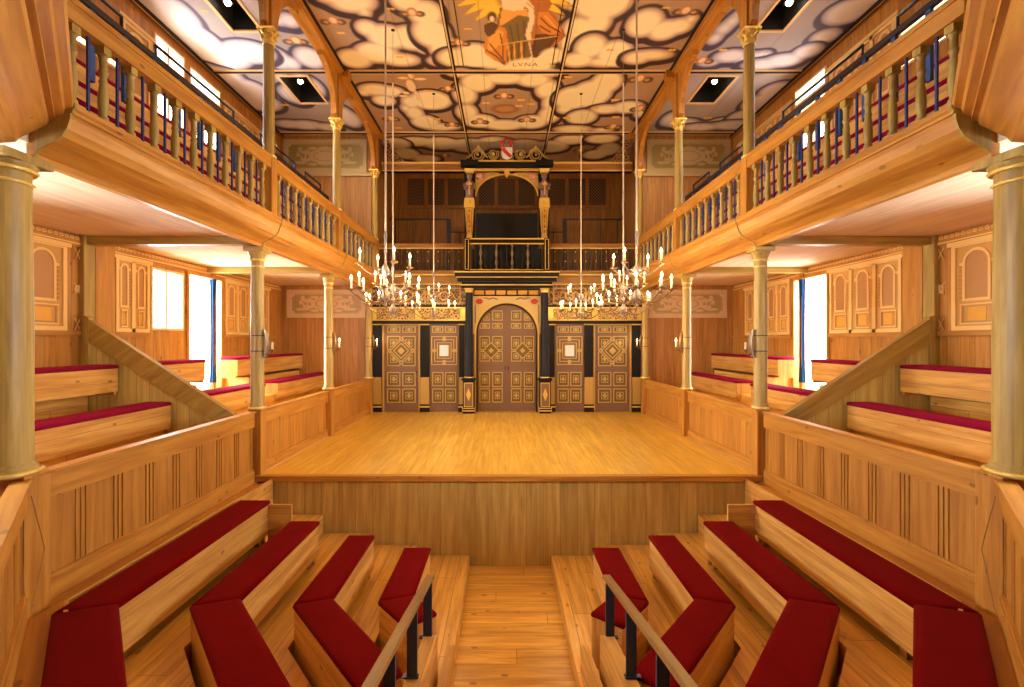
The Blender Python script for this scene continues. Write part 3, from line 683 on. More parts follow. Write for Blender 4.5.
def ceiling_grid(name, x0, x1, y0, y1, st):
    nx = int(round((x1-x0)/st)); ny = int(round((y1-y0)/st))
    xs = np.linspace(x0, x1, nx+1); ys = np.linspace(y0, y1, ny+1)
    XX, YY = np.meshgrid(xs, ys); X = XX.ravel(); Y = YY.ravel()
    co = np.stack([X, Y, np.full_like(X, H(HC))], 1)
    idx = np.arange((nx+1)*(ny+1)).reshape(ny+1, nx+1)
    q = np.stack([idx[:-1,:-1], idx[1:,:-1], idx[1:,1:], idx[:-1,1:]], -1).reshape(-1, 4)
    cen = co[q].mean(1); keep = np.ones(len(q), bool)
    for a, b_, c, d in HATCH: keep &= ~((np.abs(cen[:,0]) > a) & (np.abs(cen[:,0]) < b_) & (cen[:,1] > c) & (cen[:,1] < d))
    q = q[keep]
    me = bpy.data.meshes.new(name); me.vertices.add(len(co)); me.vertices.foreach_set('co', co.ravel())
    me.loops.add(q.size); me.loops.foreach_set('vertex_index', q.ravel().astype(np.int32))
    me.polygons.add(len(q)); me.polygons.foreach_set('loop_start', np.arange(0, q.size, 4, dtype=np.int32)); me.update()
    cl = clouds
    if y0 < 5:      # the painting carries on over the seats: the same cloud forms laid out again nearer
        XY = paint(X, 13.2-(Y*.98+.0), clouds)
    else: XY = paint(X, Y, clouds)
    at_ = me.attributes.new('paint', 'FLOAT_COLOR', 'POINT')
    at_.data.foreach_set('color', np.concatenate([XY, np.ones((len(XY), 1))], 1).ravel().astype(np.float32))
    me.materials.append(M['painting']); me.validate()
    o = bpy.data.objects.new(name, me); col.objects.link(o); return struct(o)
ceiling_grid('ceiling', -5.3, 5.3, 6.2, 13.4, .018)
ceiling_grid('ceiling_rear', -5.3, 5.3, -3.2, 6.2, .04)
def hatch_lamp(s, i, h):
    a, b_, c, d = h
    t = thing('ceiling_hatch', 'black recessed ceiling hatch with a round spotlight, %s aisle, %s' % (side(s), ['over the far end', 'over the stage front', 'added fill above nearer seats', 'added fill above rearmost seats'][i]), 'ceiling light', (s*(a+b_)/2, (c+d)/2, H(HC)), 'lighting hatches')
    mb = MB(s)
    for q in ((a-.02, a, c, d), (b_, b_+.02, c, d), (a-.02, b_+.02, c-.02, c), (a-.02, b_+.02, d, d+.02)): mb.box(*q, H(HC)+.012, H(HC)+.4)
    mb.box(a-.02, b_+.02, c-.02, d+.02, H(HC)+.4, H(HC)+.42); mb.build('recess_box', 'darkrecess', t)
    mb = MB(s)
    for q in ((a-.035, a+.004, c-.03, d+.03), (b_-.004, b_+.035, c-.03, d+.03), (a, b_, c-.035, c+.004), (a, b_, d-.004, d+.035)): mb.box(*q, H(HC)-.012, H(HC)+.012)
    mb.build('edge_trim', 'cream', t)
    x, y = ((a+b_)/2+.02, c+.40) if i != 1 else (4.0, 6.98)
    mb = MB(s); mb.lathe((x, y, H(HC)+.12), [(.03, .28), (.05, .16), (.07, .0), (.066, 0), (.046, .15)], 16); mb.build('lamp_can', 'black', t)
    mb = MB(s); mb.sphere((x, y, H(HC)+.12), .045, 14, 8); mb.build('bulb', 'bulb', t)
    ld = bpy.data.lights.new('hatch_light', 'SPOT'); ld.energy = HATCH_W[i]; ld.color = (1, .72, .38); ld.spot_size = R(150); ld.spot_blend = .6; ld.shadow_soft_size = .12
    lo = bpy.data.objects.new('hatch_light', ld); col.objects.link(lo); lo.location = (s*x, y, H(HC)-.05)
    v = Vector((s*1.2, y+.4, H(-1.5)))-lo.location; lo.rotation_euler = v.to_track_quat('-Z', 'Y').to_euler()
for s in (-1, 1):
    for i, h in enumerate(HATCH): hatch_lamp(s, i, h)
tc_ = bpy.data.curves.new('ceiling_lettering', 'FONT'); tc_.body = 'LVNA'; tc_.size = .15; tc_.extrude = .001; tc_.align_x = 'CENTER'; tc_.space_character = 1.25
to = bpy.data.objects.new('ceiling_lettering', tc_); col.objects.link(to); to.rotation_euler = (PI, 0, 0)
cx, cy = px2c(525, 66); to.location = (cx, cy, H(HC)-.003); tc_.materials.append(M['pfield'])
bpy.context.view_layer.update()
lm = bpy.data.meshes.new_from_object(to); lo_ = bpy.data.objects.new('painted_lettering', lm); col.objects.link(lo_); lo_.matrix_world = to.matrix_world.copy(); bpy.data.objects.remove(to); to = lo_
tag(to, 'small capital letters LVNA painted on the cloud under the seated figure', 'lettering')
# ------------------------------------------------------------------ shell: outer walls with their openings
def wall_with_holes(s, name, y0, y1, z0, z1, holes, mat, grain=(0,0,1)):
    mb = MB(s); ys = sorted({y0, y1, *[h[0] for h in holes], *[h[1] for h in holes]})
    for a, b_ in zip(ys[:-1], ys[1:]):
        hs = sorted([(h[2], h[3]) for h in holes if h[0] <= a+1e-4 and h[1] >= b_-1e-4]); z = z0
        for ha, hb in hs:
            if ha > z: mb.box(XW, XW+.14, a, b_, z, ha)
            z = hb
        if z1 > z: mb.box(XW, XW+.14, a, b_, z, z1)
    return struct(mb.build(name, mat, None, grain))
DOOR = (7.88, 8.84, H(-.83), H(1.12))
for s in (-1, 1):
    lo_h = [DOOR, (1.9, 3.3, H(-.6), H(1.0))]+([(7.06, 7.78, H(.16), H(1.07))] if s < 0 else [])  # near window is out of view, added to brighten the near soffit
    up_h = [(7.92, 8.78, H(2.9), H(4.06)), (7.92, 8.78, H(4.16), H(4.46)), (5.55, 6.45, H(3.55), H(4.15))]+([(7.12, 7.80, H(3.2), H(4.5))] if s < 0 else [])
    wall_with_holes(s, 'wall_'+side(s), -3.2, YD+.4, 0, H(1.3), lo_h, 'board')
    wall_with_holes(s, 'wall_upper_'+side(s), -3.2, 13.4, H(1.3), H(HC)+.1, up_h, 'board')
    k = 0
    for (a, b_, c, d) in lo_h[1:]+up_h:
        k += 1; t = thing('window_%d' % (k+(0 if s < 0 else 6)), None, None, (s*XW, a, c), kind='structure')
        fn = lambda p, s=s: (s*(XW+p[1]), p[0], p[2])
        mb = MX(fn); mb.frame(a, b_, c, d, .035, -.03, .14)
        if d-c > .5:
            m_ = (a+b_)/2; mb.box(m_-.02, m_+.02, 0, .07, c, d)
        mb.build('window_frame', 'cream', t)
        mb = MX(fn); mb.box(a+.03, b_-.03, .05, .056, c+.03, d-.03); mb.build('window_pane', 'pane', t)
    mb = MB(s); mb.box(XW-.05, XW, .2, YD+.15, H(4.62), H(4.70)); struct(mb.build('trim_upper_cornice', 'pine', None, (0,1,0)))
    mb = MB(s); mb.box(XW-.07, XW-.05, .2, YD+.15, H(4.655), H(4.70)); mb.box(XW-.055, XW-.045, .2, YD+.15, H(4.61), H(4.625)); struct(mb.build('trim_upper_line', 'black', None, (0,1,0)))
    # doorway lining and a navy curtain tied back in it
    t = thing('door_%d' % (1 if s < 0 else 2), None, None, (s*XW, DOOR[0], DOOR[2]), kind='structure')
    mb = MX(fn); a, b_, c, d = DOOR; mb.box(a-.02, a+.04, -.03, .15, c, d+.02); mb.box(b_-.04, b_+.02, -.03, .15, c, d+.02); mb.box(a+.04, b_-.04, -.03, .15, d-.04, d+.02); mb.build('door_frame', 'pine', t)
    mb = MB(s)
    rings = []
    for z, r in ((H(-.72), .085), (H(-.3), .05), (H(.2), .045), (H(.7), .06), (H(1.07), .08)):
        rings.append([(XW-.05+(.012*math.sin(j*5*2*PI/30)+r*.5)*math.cos(2*PI*j/30), 8.52+(r*.7+.012*math.sin(j*5*2*PI/30))*math.sin(2*PI*j/30), z) for j in range(30)])
    mb.loft(rings, smooth=True); tag(mb.build('curtain', 'bluecloth'), f'narrow navy curtain gathered in the bright {side(s)} doorway', 'curtain', 'doorway curtains')
    mb = MB(s); mb.box(XW+.14, XW+1.6, 7.6, 9.1, H(-.93), H(-.83)); struct(mb.build('floor_doorway_'+side(s), 'pitfloor'))
    # daylight outside, plus a strong added lamp behind the unseen near window
    for (y, z, w, hh, e) in ((8.36, H(.15), .9, 1.7, 330), (8.35, H(3.5), .9, 1.4, 150), (6.0, H(3.85), .9, .7, 70), (2.6, H(.0), 1.4, 1.5, 900 if s < 0 else 1500)) + (((7.42, H(.6), .75, .9, 120), (7.46, H(3.8), .7, 1.2, 120)) if s < 0 else ()):
        ld = bpy.data.lights.new('window_daylight', 'AREA'); ld.shape = 'RECTANGLE'; ld.size = w; ld.size_y = hh; ld.energy = e*(DAY if s < 0 else DAY*.55); ld.color = (.72, .84, 1)
        lo = bpy.data.objects.new('window_daylight', ld); col.objects.link(lo); lo.location = (s*(XW+.75), y, z+.25)
        lo.rotation_euler = Vector((-s, 0, -.35 if y > 3 else .05)).to_track_quat('-Z', 'Y').to_euler()
    mb = MB(s); mb.box(XW+1.5, XW+1.55, -1, 13.4, H(-1.6), H(HC)); struct(mb.build('sky_backdrop_'+side(s), 'daylight'))
# closing walls behind the camera and behind the stage
mb = MB(); mb.box(-5.3, 5.3, -3.34, -3.2, 0, H(HC)+.1); struct(mb.build('wall_rear', 'board', None, (0,0,1)))
mb = MB(); mb.box(-5.4, 5.4, 13.4, 13.5, 0, H(HC)+.1); struct(mb.build('wall_far', 'backboard', None, (0,0,1)))
mb = MB(); mb.box(-5.4, 5.4, -3.3, 13.5, H(HC)+.44, H(HC)+.5); struct(mb.build('ceiling_slab', 'backboard'))
mb = MB()
for s in (-1, 1): mb.box(s*5.31-.01, s*5.31+.01, -3.3, 13.5, H(HC)-.02, H(HC)+.5)
mb.box(-5.3, 5.3, 13.38, 13.5, H(HC), H(HC)+.5); mb.box(-5.3, 5.3, -3.3, -3.2, H(HC), H(HC)+.5); struct(mb.build('ceiling_edge', 'backboard'))
# side gallery ends
for s in (-1, 1):
    mb = MB(s); mb.box(XP+.1, XW, YD+.15, YD+.25, 0, H(1.3)); struct(mb.build('wall_gallery_end_'+side(s), 'backboard', None, (0,0,1)))
    mb = MB(s); mb.box(XU+.12, XW, YD+.15, YD+.25, H(1.3), H(HC)); struct(mb.build('wall_upper_end_'+side(s), 'backboard', None, (0,0,1)))
    # cartouche panels on the end walls
    for (x0, x1, h0, h1, nm) in ((3.22, 5.02, .53, 1.17, 'lower'), (3.2, 5.1, 3.84, 4.60, 'upper')):
        yy = YD+.15; t = thing('cartouche_painting', f'beige painted panel with scrolled strapwork on the {side(s)} end wall of the {nm} gallery', 'wall panel', (s*(x0+x1)/2, yy, H(h0)), 'strapwork panels')
        mb = MB(s); mb.box(x0, x1, yy-.01, yy, H(h0), H(h1)); mb.build('field', 'beige' if nm == 'lower' else 'olivefield', t)
        mb = MB(s); mb.frame(x0, x1, H(h0), H(h1), .09, yy-.03, yy-.005); mb.frame(x0+.1, x1-.1, H(h0)+.1, H(h1)-.1, .012, yy-.02, yy-.005)
        for cx_, cz_ in ((x0+.1, h0+.1), (x1-.1, h0+.1), (x0+.1, h1-.1), (x1-.1, h1-.1)):
            mb.ext([(cx_+.07*math.cos(j*PI/6), H(cz_)+.07*math.sin(j*PI/6)) for j in range(12)], yy-.022, yy-.005)
        mb.build('frame', 'strap' if nm == 'lower' else 'strap2', t)
        mb = MB(s); cx_, cz_ = (x0+x1)/2, H((h0+h1)/2); hw = (x1-x0)*.20; hh = (h1-h0)*.22
        def E(x, z, a, b_, y): mb.ext([(x+a*math.cos(j*PI/12), z+b_*math.sin(j*PI/12)) for j in range(24)], y, yy-.005)
        E(cx_, cz_, hw, hh, yy-.018); E(cx_, cz_+hh, hw*.45, .05, yy-.024); E(cx_, cz_-hh, hw*.45, .04, yy-.024)
        for sx in (-1, 1):
            for k_, (dx, dz, a, b_) in enumerate(((1.15, .5, .12, .045), (1.15, -.5, .13, .04), (1.5, .9, .045, .06), (1.62, .2, .04, .05), (1.5, -.9, .16, .03), (.75, 1.05, .10, .035), (.75, -1.1, .10, .03))):
                E(cx_+sx*hw*dx, cz_+dz*hh, a, b_, yy-.022-.001*k_)
            pts = [(cx_+sx*(hw*1.05+.16*t_), yy-.02, cz_+hh*.9*math.cos(t_*5)*(1-t_*.5)) for t_ in [i/10 for i in range(11)]]
            mb.tube(pts, .016, 6)
        mb.build('strapwork', 'strap' if nm == 'lower' else 'strap2', t)
        mb = MB(s); mb.ring([(cx_+hw*.72*math.cos(j*PI/12), cz_+hh*.72*math.sin(j*PI/12)) for j in range(24)], [(cx_+hw*.64*math.cos(j*PI/12), cz_+hh*.62*math.sin(j*PI/12)) for j in range(24)], yy-.023, yy-.017); mb.build('oval_line', 'beige', t)
    mb = MB(s); mb.box(XU+.1, XW, YD+.10, YD+.15, H(3.76), H(3.83)); struct(mb.build('trim_rail', 'strap2', None)); 
# ------------------------------------------------------------------ galleries: floors, soffits, cross beams, benches
for s in (-1, 1):
    mb = MB(s); mb.loft([[(3.10, YD+.2, z), (3.10, YFC-.15, z), (*turn_pt(3.10, YFC-.15, 3.0), z), (5.25, .3, z), (5.25, YD+.2, z)] for z in (H(1.27), H(1.36))])
    struct(mb.build('ceiling_soffit_'+side(s), 'soffit', None, (0,1,0)))
    mb = MB(s); mb.box(XP+.06, XW+.1, -.5, YD+.2, H(-1.32), H(-1.25)); struct(mb.build('floor_gallery_'+side(s), 'pitfloor', None, (0,1,0)))
    for y in (YB, YC):
        mb = MB(s); mb.box(XP-.05, XW, y-.16, y-.02, H(1.17), H(1.27)); tag(mb.build('soffit_beam', 'oak', None, (1,0,0), .006), f'oak cross beam under the {side(s)} gallery, {where[y]}', 'beam', 'gallery cross beams', 'thing')
    for y, w in ((YB-.12, .16), (YB+.12, .30), (YC-.0, .08)):
        mb = MB(s); mb.box(XW-.07, XW, y-w/2, y+w/2, H(-1.25), H(1.27)); tag(mb.build('wall_post', 'oak' if w == .16 else 'pine', None, (0,0,1), .005), f'upright {"oak" if w==.16 else "pine"} wall post in the {side(s)} gallery, {"nearer than the sloping divider" if y<YB else ("behind the sloping divider" if y<YC else "beyond the doorway")}', 'post', 'wall posts', 'thing')
    # lower seating platforms
    for k_, (x, h) in enumerate(((4.1, -1.03), (4.7, -.66))):
        mb = MB(s); 
        y1 = 11.1
        mb.box(x+.33 if k_ else x, XW, .8, 5.85, H(-1.25), H(h)); mb.box(x, XW, 5.95, 7.4 if k_ else 7.75, H(-1.25), H(h)) if 1 else None
        mb.box(x, XW, 8.9 if k_ else 8.9, y1, H(-1.25), H(h)); struct(mb.build('floor_step_%s_%d' % (side(s), k_+1), 'pitfloor', None, (0,1,0)))
    mb = MB(s); mb.box(4.1, XW, 7.75, 8.9, H(-1.25), H(-.93)); struct(mb.build('floor_landing_'+side(s), 'pitfloor', None, (0,1,0)))
    seats = [('front', 3.32, .30, -.97, 1.6, 5.84), ('middle', 4.02, .30, -.72, .9, 5.84), ('back', 4.65, .30, -.28, .9, 5.84),
             ('middle', 4.02, .30, -.70, 5.97, 8.14), ('middle', 4.02, .30, -.70, 8.61, YD+.12), ('back', 4.65, .30, -.28, 5.97, 7.54), ('back', 4.65, .30, -.28, 8.45, YD+.12)]
    desc = ['near bay', 'near bay', 'near bay', 'between the sloping divider and the doorway', 'past the doorway towards the stage end', 'just before the doorway', 'against the wall past the doorway']
    for (rw, x, w, h, y0, y1), ds in zip(seats, desc):
        z1 = H(h); zb = z1-.36 if rw != 'front' else H(-1.249)
        t = thing('gallery_bench', f'{side(s)} lower gallery {rw} bench with a red cushion, {ds}', 'bench', (s*(x+w/2), (y0+y1)/2, zb), 'lower gallery benches')
        mb = MB(s); cushion(mb, [(x, y1), (x+w, y1), (x+w, y0), (x, y0)], z1-.045, z1); mb.build('seat_cushion', 'red_daylit', t)
        mb = MB(s); mb.box(x+.01, x+.035, y0, y1, zb+.04, z1-.045); mb.build('front_board', 'bench', t, (0,1,0), .003)
        mb = MB(s); mb.box(x+w-.03, x+w-.005, y0, y1, zb, z1-.045); mb.build('back_board', 'bench', t, (0,1,0))
        for y in (y0, y1-.03):
            mb = MB(s); mb.box(x+.035, x+w-.03, y, y+.03, zb, z1-.045); mb.build('end_board', 'bench', t, (0,0,1))
    # sloping stair divider
    t = thing('stair_divider', f'sloping boarded divider stepping down from the {side(s)} gallery wall to the parapet', 'divider', (s*4.1, 5.9, H(-1.25)), 'sloping dividers')
    top = lambda x: .28-(5.07-x)*.6546
    mb = MB(s); mb.ext([(XP+.07, H(-1.25)), (XP+.07, H(top(XP+.07))-.03), (5.07, H(.25)), (XW-.075, H(.25)), (XW-.075, H(-1.25))], 5.885, 5.915); mb.build('boarding', 'oakboard', t, (0,0,1))
    mb = MB(s); xa, xb = XP+.07, 5.07
    mb.ext([(xa, H(top(xa))-.24), (xb, H(top(xb))-.27), (xb, H(top(xb))+.0), (xa, H(top(xa)))], 5.862, 5.94); mb.build('cap_rail', 'oak', t, (.84,0,.55), .005)
    mb = MB(s); mb.ext([(5.03, H(-.30)), (5.09, H(-.30)), (5.09, H(.31)), (5.03, H(.28))], 5.858, 5.944); mb.build('newel', 'oak', t, (0,0,1), .005)
    # painted architectural panels on the outer wall
    fn = lambda p, s=s: (s*(XW+p[1]), p[0], p[2])
    def painted(y0, y1, h0, h1, n_, label, strips=True, big=False):
        t = thing('wall_painting', label, 'wall panel', (s*XW, (y0+y1)/2, H(h0)), 'painted arch panels')
        z0, z1 = H(h0), H(h1); L = y1-y0; w = L/n_; m_ = .05*(1.6 if big else 1)
        mb = MX(fn); mb.box(y0, y1, -.008, .0, z0, z1); mb.build('board', 'pmid', t)
        mb = MX(fn); mb.frame(y0, y1, z0, z1, m_, -.03, -.006); mb.box(y0-.04, y1+.04, -.045, -.006, z1-.03, z1+.02)
        for i in range(1, n_): mb.box(y0+w*i-.03, y0+w*i+.03, -.03, -.006, z0, z1)
        mb.build('framing', 'pcream', t)
        for i in range(n_):
            a, b_ = y0+w*i+m_+.03, y0+w*(i+1)-m_-.03; c = (a+b_)/2; hw = (b_-a)/2*.62; zs = z1-m_-.05-hw*1.1; zb = z0+(z1-z0)*.36
            arch = [(c-hw, zb), (c+hw, zb)]+[(c+hw*math.cos(q), zs+hw*math.sin(q)) for q in [PI*j/12 for j in range(13)]]
            o2 = .03*(1.5 if big else 1)
            arch2 = [(c-hw-o2, zb-o2), (c+hw+o2, zb-o2)]+[(c+(hw+o2)*math.cos(q), zs+(hw+o2)*math.sin(q)) for q in [PI*j/12 for j in range(13)]]
            mb = MX(fn); mb.ext(arch, -.012, -.006); mb.build('arch_field', 'pfield', t)
            mb = MX(fn); mb.ring(arch2, arch, -.022, -.006); 
            for zz in [zb+.05*j for j in range(int((zs-zb)/.05))]:
                pass
            mb.box(c-hw-o2*2.4, c-hw-o2, -.018, -.006, zs-.02, zs+.015); mb.box(c+hw+o2, c+hw+o2*2.4, -.018, -.006, zs-.02, zs+.015)
            mb.frame(a+.02, b_-.02, z0+m_+.02, zb-o2-.03, .014, -.02, -.006); mb.build('arch_moulding', 'pcream', t)
            mb = MX(fn); mb.box(c-hw*.8, c+hw*.8, -.014, -.006, z0+m_+.06, zb-o2-.07); mb.build('yellow_block', 'pyellow', t)
            mb = MX(fn)
            for sx in (-1, 1):
                xx = c+sx*(hw+o2*2.3); j = 0; zz = zb
                while zz < zs-.04: mb.box(xx-.012, xx+.012, -.014, -.006, zz, zz+.03); zz += .05
            mb.frame(a+.045, b_-.045, z0+m_+.045, zb-o2-.055, .008, -.014, -.006)
            mb.build('dark_joints', 'pfield', t)
    painted(3.95, 5.70, .12, 1.12, 3, f'painted arches on the {side(s)} wall behind the near gallery benches')
    if s < 0: painted(6.42, 7.03, .12, 1.12, 2, 'pair of painted arches beside the bright left window')
    else: painted(6.42, 7.84, .12, 1.12, 3, 'row of three painted arches on the right wall before the doorway')
    painted(8.95, 10.6, .12, 1.12, 4, f'painted arches on the {side(s)} wall beyond the doorway')
    for k_, (a, b_, nn) in enumerate(((3.3, 5.4, 3), (6.5, 7.08 if s < 0 else 7.84, 1 if s < 0 else 3), (8.9, 10.9, 4))):
        painted(a, b_, 2.9, 4.35, nn, 'tall painted arches on the %s upper gallery wall, %s' % (side(s), ['nearest group', 'before the window lights', 'far group'][k_]), big=True)
    # carved strip under the soffit and plank rails
    mb = MX(fn); mb.box(.8, YD+.1, -.02, 0, H(1.13), H(1.25)); struct(mb.build('trim_frieze', 'pine', None, (0,1,0)))
    mb = MX(fn); y = .8
    while y < YD: mb.ring([(y+.028*math.cos(j*PI/4), H(1.225)+.02*math.sin(j*PI/4)) for j in range(8)], [(y+.016*math.cos(j*PI/4), H(1.225)+.009*math.sin(j*PI/4)) for j in range(8)], -.027, -.02); y += .07
    mb.box(.8, YD+.1, -.03, -.018, H(1.155), H(1.17)); struct(mb.build('trim_carving', 'pcream'))
    for a, b_ in ((.8, 7.03 if s < 0 else 7.86), (8.88, YD+.1)):
        mb = MX(fn); mb.box(a, b_, -.04, 0, H(.06), H(.12)); struct(mb.build('trim_wall_rail', 'board', None, (0,1,0)))
    # white strap ornament beside the pilaster posts
    for yc in (5.85, 6.36):
        mb = MX(fn)
        for hz in (.62, 1.04, .2):
            for sg in (-1, 1): mb.tube([(yc-.04*sg, -.015, H(hz)-.07), (yc+.0*sg, -.018, H(hz)), (yc-.04*sg, -.015, H(hz)+.07)], .008, 5)
        mb.ring([(yc+.035*math.cos(j*PI/6), H(.62)+.05*math.sin(j*PI/6)) for j in range(12)], [(yc+.022*math.cos(j*PI/6), H(.62)+.035*math.sin(j*PI/6)) for j in range(12)], -.02, -.0)
        struct(mb.build('trim_ornament', 'pcream'))
    # upper gallery steps and seats
    mb = MB(s); mb.box(3.66, XW, .5, YD+.15, H(1.36), H(1.80)); struct(mb.build('floor_upper_step_%s_1' % side(s), 'pitfloor', None, (0,1,0)))
    mb = MB(s); mb.box(4.14, XW, .5, YD+.15, H(1.80), H(2.5)); struct(mb.build('floor_upper_step_%s_2' % side(s), 'backboard', None, (0,1,0)))
    for rw, x, w, h, hb in (('front', 3.30, .28, 1.86, 1.36), ('middle', 3.76, .28, 2.28, 1.80), ('back', 4.5, .28, 2.95, 2.5)):
        t = thing('gallery_bench', f'{side(s)} upper gallery {rw} row bench with a red cushion behind the balusters', 'bench', (s*(x+w/2), 6.5, H(hb)), 'upper gallery benches')
        mb = MB(s); cushion(mb, [(x, YD), (x+w, YD), (x+w, 1.8), (x, 1.8)], H(h)-.05, H(h)); mb.build('seat_cushion', 'red_daylit', t)
        mb = MB(s); mb.box(x+.01, x+.04, 1.8, YD, H(hb)+.0, H(h)-.05); mb.build('front_board', 'bench', t, (0,1,0))
        mb = MB(s); mb.box(x+w-.04, x+w-.01, 1.8, YD, H(hb)+.0, H(h)-.05); mb.build('back_board', 'bench', t, (0,1,0))
    # blue black guard rail on the step
    t = thing('guard_rail', f'long black and blue steel guard rail behind the {side(s)} upper gallery seats', 'railing', (s*4.04, 6.5, H(2.5)), 'steel guard rails')
    mb = MB(s); mb.box(4.01, 4.06, 2.0, YD, H(3.19), H(3.25)); mb.build('top_rail', 'iron', t)
    for (a, b_) in ((3.9, 5.1), (5.6, 7.2), (8.0, 9.3), (9.8, 10.6)):
        mb = MB(s); mb.tube([(4.04, a, H(3.24)), (4.04, a, H(3.38)), (4.04, b_, H(3.38)), (4.04, b_, H(3.24))], .018, 6); mb.build('raised_rail', 'iron', t)
    y = 2.2
    while y < YD:
        mb = MB(s); mb.box(4.02, 4.055, y-.03, y+.03, H(2.5), H(3.19)); mb.build('post', 'blue2', t); y += .42
M['spandrelgold'] = plain('pale gold paint', (.74,.54,.22), .5, 0, .1, 30)
CANDLE = 13
# ------------------------------------------------------------------ the black and gold stage screen
def U(px): return (px-507)/42.72
def Zp(py): return H((341-py)/42.72)
scr = thing('stage_screen', 'carved black and gold painted stage screen with three doorways at the back of the stage', 'stage screen', (0, YR, ZS), None, 'thing')
YS = YR
def sbox(mb, x0, x1, yt, yb, f0, f1):
    if f0 > f1+.03 and yb-yt < 1.6: f1 = f0-.03
    mb.box(U(x0), U(x1), YS-f0, YS-f1, Zp(yb), Zp(yt))
# backing wall with openings for the doors
mb = MB()
for a, b_ in ((371, 383.5), (419.5, 478), (536, 594.5), (630.5, 643)): sbox(mb, a, b_, 300, 412, 0, -.12)
for a, b_ in ((383.5, 419.5), (594.5, 630.5)): sbox(mb, a, b_, 300, 325, 0, -.12)
cu, zs_ = 0.0, Zp(334); rr_ = U(536)-0
pts = [(U(478), Zp(297)), (U(478), zs_)]
arcp = [(-rr_*math.cos(q), zs_+rr_*math.sin(q)) for q in [PI*j/20 for j in range(21)]]
for j in range(20):
    p, q = arcp[j], arcp[j+1]; mb.ext([(p[0], p[1]), (q[0], q[1]), (q[0], Zp(287)), (p[0], Zp(287))], YS, YS+.12)
sbox(mb, 371, 643, 274, 300, 0, -.12)
mb.build('backing', 'doorbrown', scr)
GH = [('black', (373.5, 382), (0,)), ]
def mirror(px): return 1014-px
pil = [(374, 382), (421, 429.5), (459.5, 464.5)]
for a, b_ in pil+[(mirror(b_), mirror(a)) for a, b_ in pil]:
    mb = MB(); sbox(mb, a, b_, 324, 377, .06, 0); p = mb.build('pilaster', 'black', scr)
    reg(p); mb = MB(); sbox(mb, a, b_, 377, 404, .062, 0); mb.build('gilt_panel', 'goldpaint', p)
    mb = MB(); sbox(mb, a-.6, b_+.6, 404, 411.5, .09, 0); mb.build('plinth', 'black', p)
    mb = MB(); sbox(mb, a-.8, b_+.8, 405.5, 407, .095, 0); sbox(mb, a-.6, b_+.6, 324, 325.2, .075, 0); mb.build('gilt_line', 'gold', p)
for sg, (a, b_) in ((-1, (466, 473.5)), (1, (540.5, 548))):
    cx_, r_ = (U(a)+U(b_))/2, (U(b_)-U(a))/2; yc = YS-.2
    c = thing('screen_column', 'round black column with gilt capital on a %s pedestal beside the arched doors, %s one' % ('gilt', 'left' if sg < 0 else 'right'), 'column', (cx_, yc, ZS), 'black columns flanking the arch', 'thing')
    mb = MB(); mb.lathe((cx_, yc, Zp(377)), [(r_*1.2, 0), (r_*1.2, .04), (r_, .07), (r_, .8), (r_*.88, Zp(293)-Zp(377))], 20); mb.build('shaft', 'black', c)
    mb = MB(); mb.lathe((cx_, yc, Zp(293.5)), [(r_*.9, 0), (r_*1.15, .02), (r_*.95, .04), (r_*1.1, .06), (r_*1.4, .10)], 20); mb.lathe((cx_, yc, Zp(377)-.005), [(r_*1.25, 0), (r_*1.32, .012), (r_*1.25, .03)], 20); mb.build('capital', 'gold', c)
    mb = MB(); mb.box(cx_-.13, cx_+.13, yc-.13, YS, ZS, Zp(377)); mb.box(cx_-.155, cx_+.155, yc-.155, YS, Zp(379.5), Zp(377.5)); mb.build('pedestal', 'black', c)
    mb = MB(); mb.box(cx_-.15, cx_+.15, yc-.15, YS, ZS+.05, ZS+.075); mb.box(cx_-.15, cx_+.15, yc-.15, YS, ZS+.11, ZS+.13); mb.build('gilt_band', 'gold', c)
    mb = MB(); mb.box(cx_-.095, cx_+.095, yc-.136, yc-.128, Zp(404), Zp(382)); mb.build('pedestal_panel', 'doorbrown', c)
    mb = MB(); mb.frame(cx_-.105, cx_+.105, Zp(405), Zp(381.5), .016, yc-.145, yc-.13); zc = (Zp(404)+Zp(382))/2; mb.ext([(cx_-.055, zc), (cx_, zc-.15), (cx_+.055, zc), (cx_, zc+.15)], yc-.15, yc-.134); mb.build('lozenge', 'gold', c)
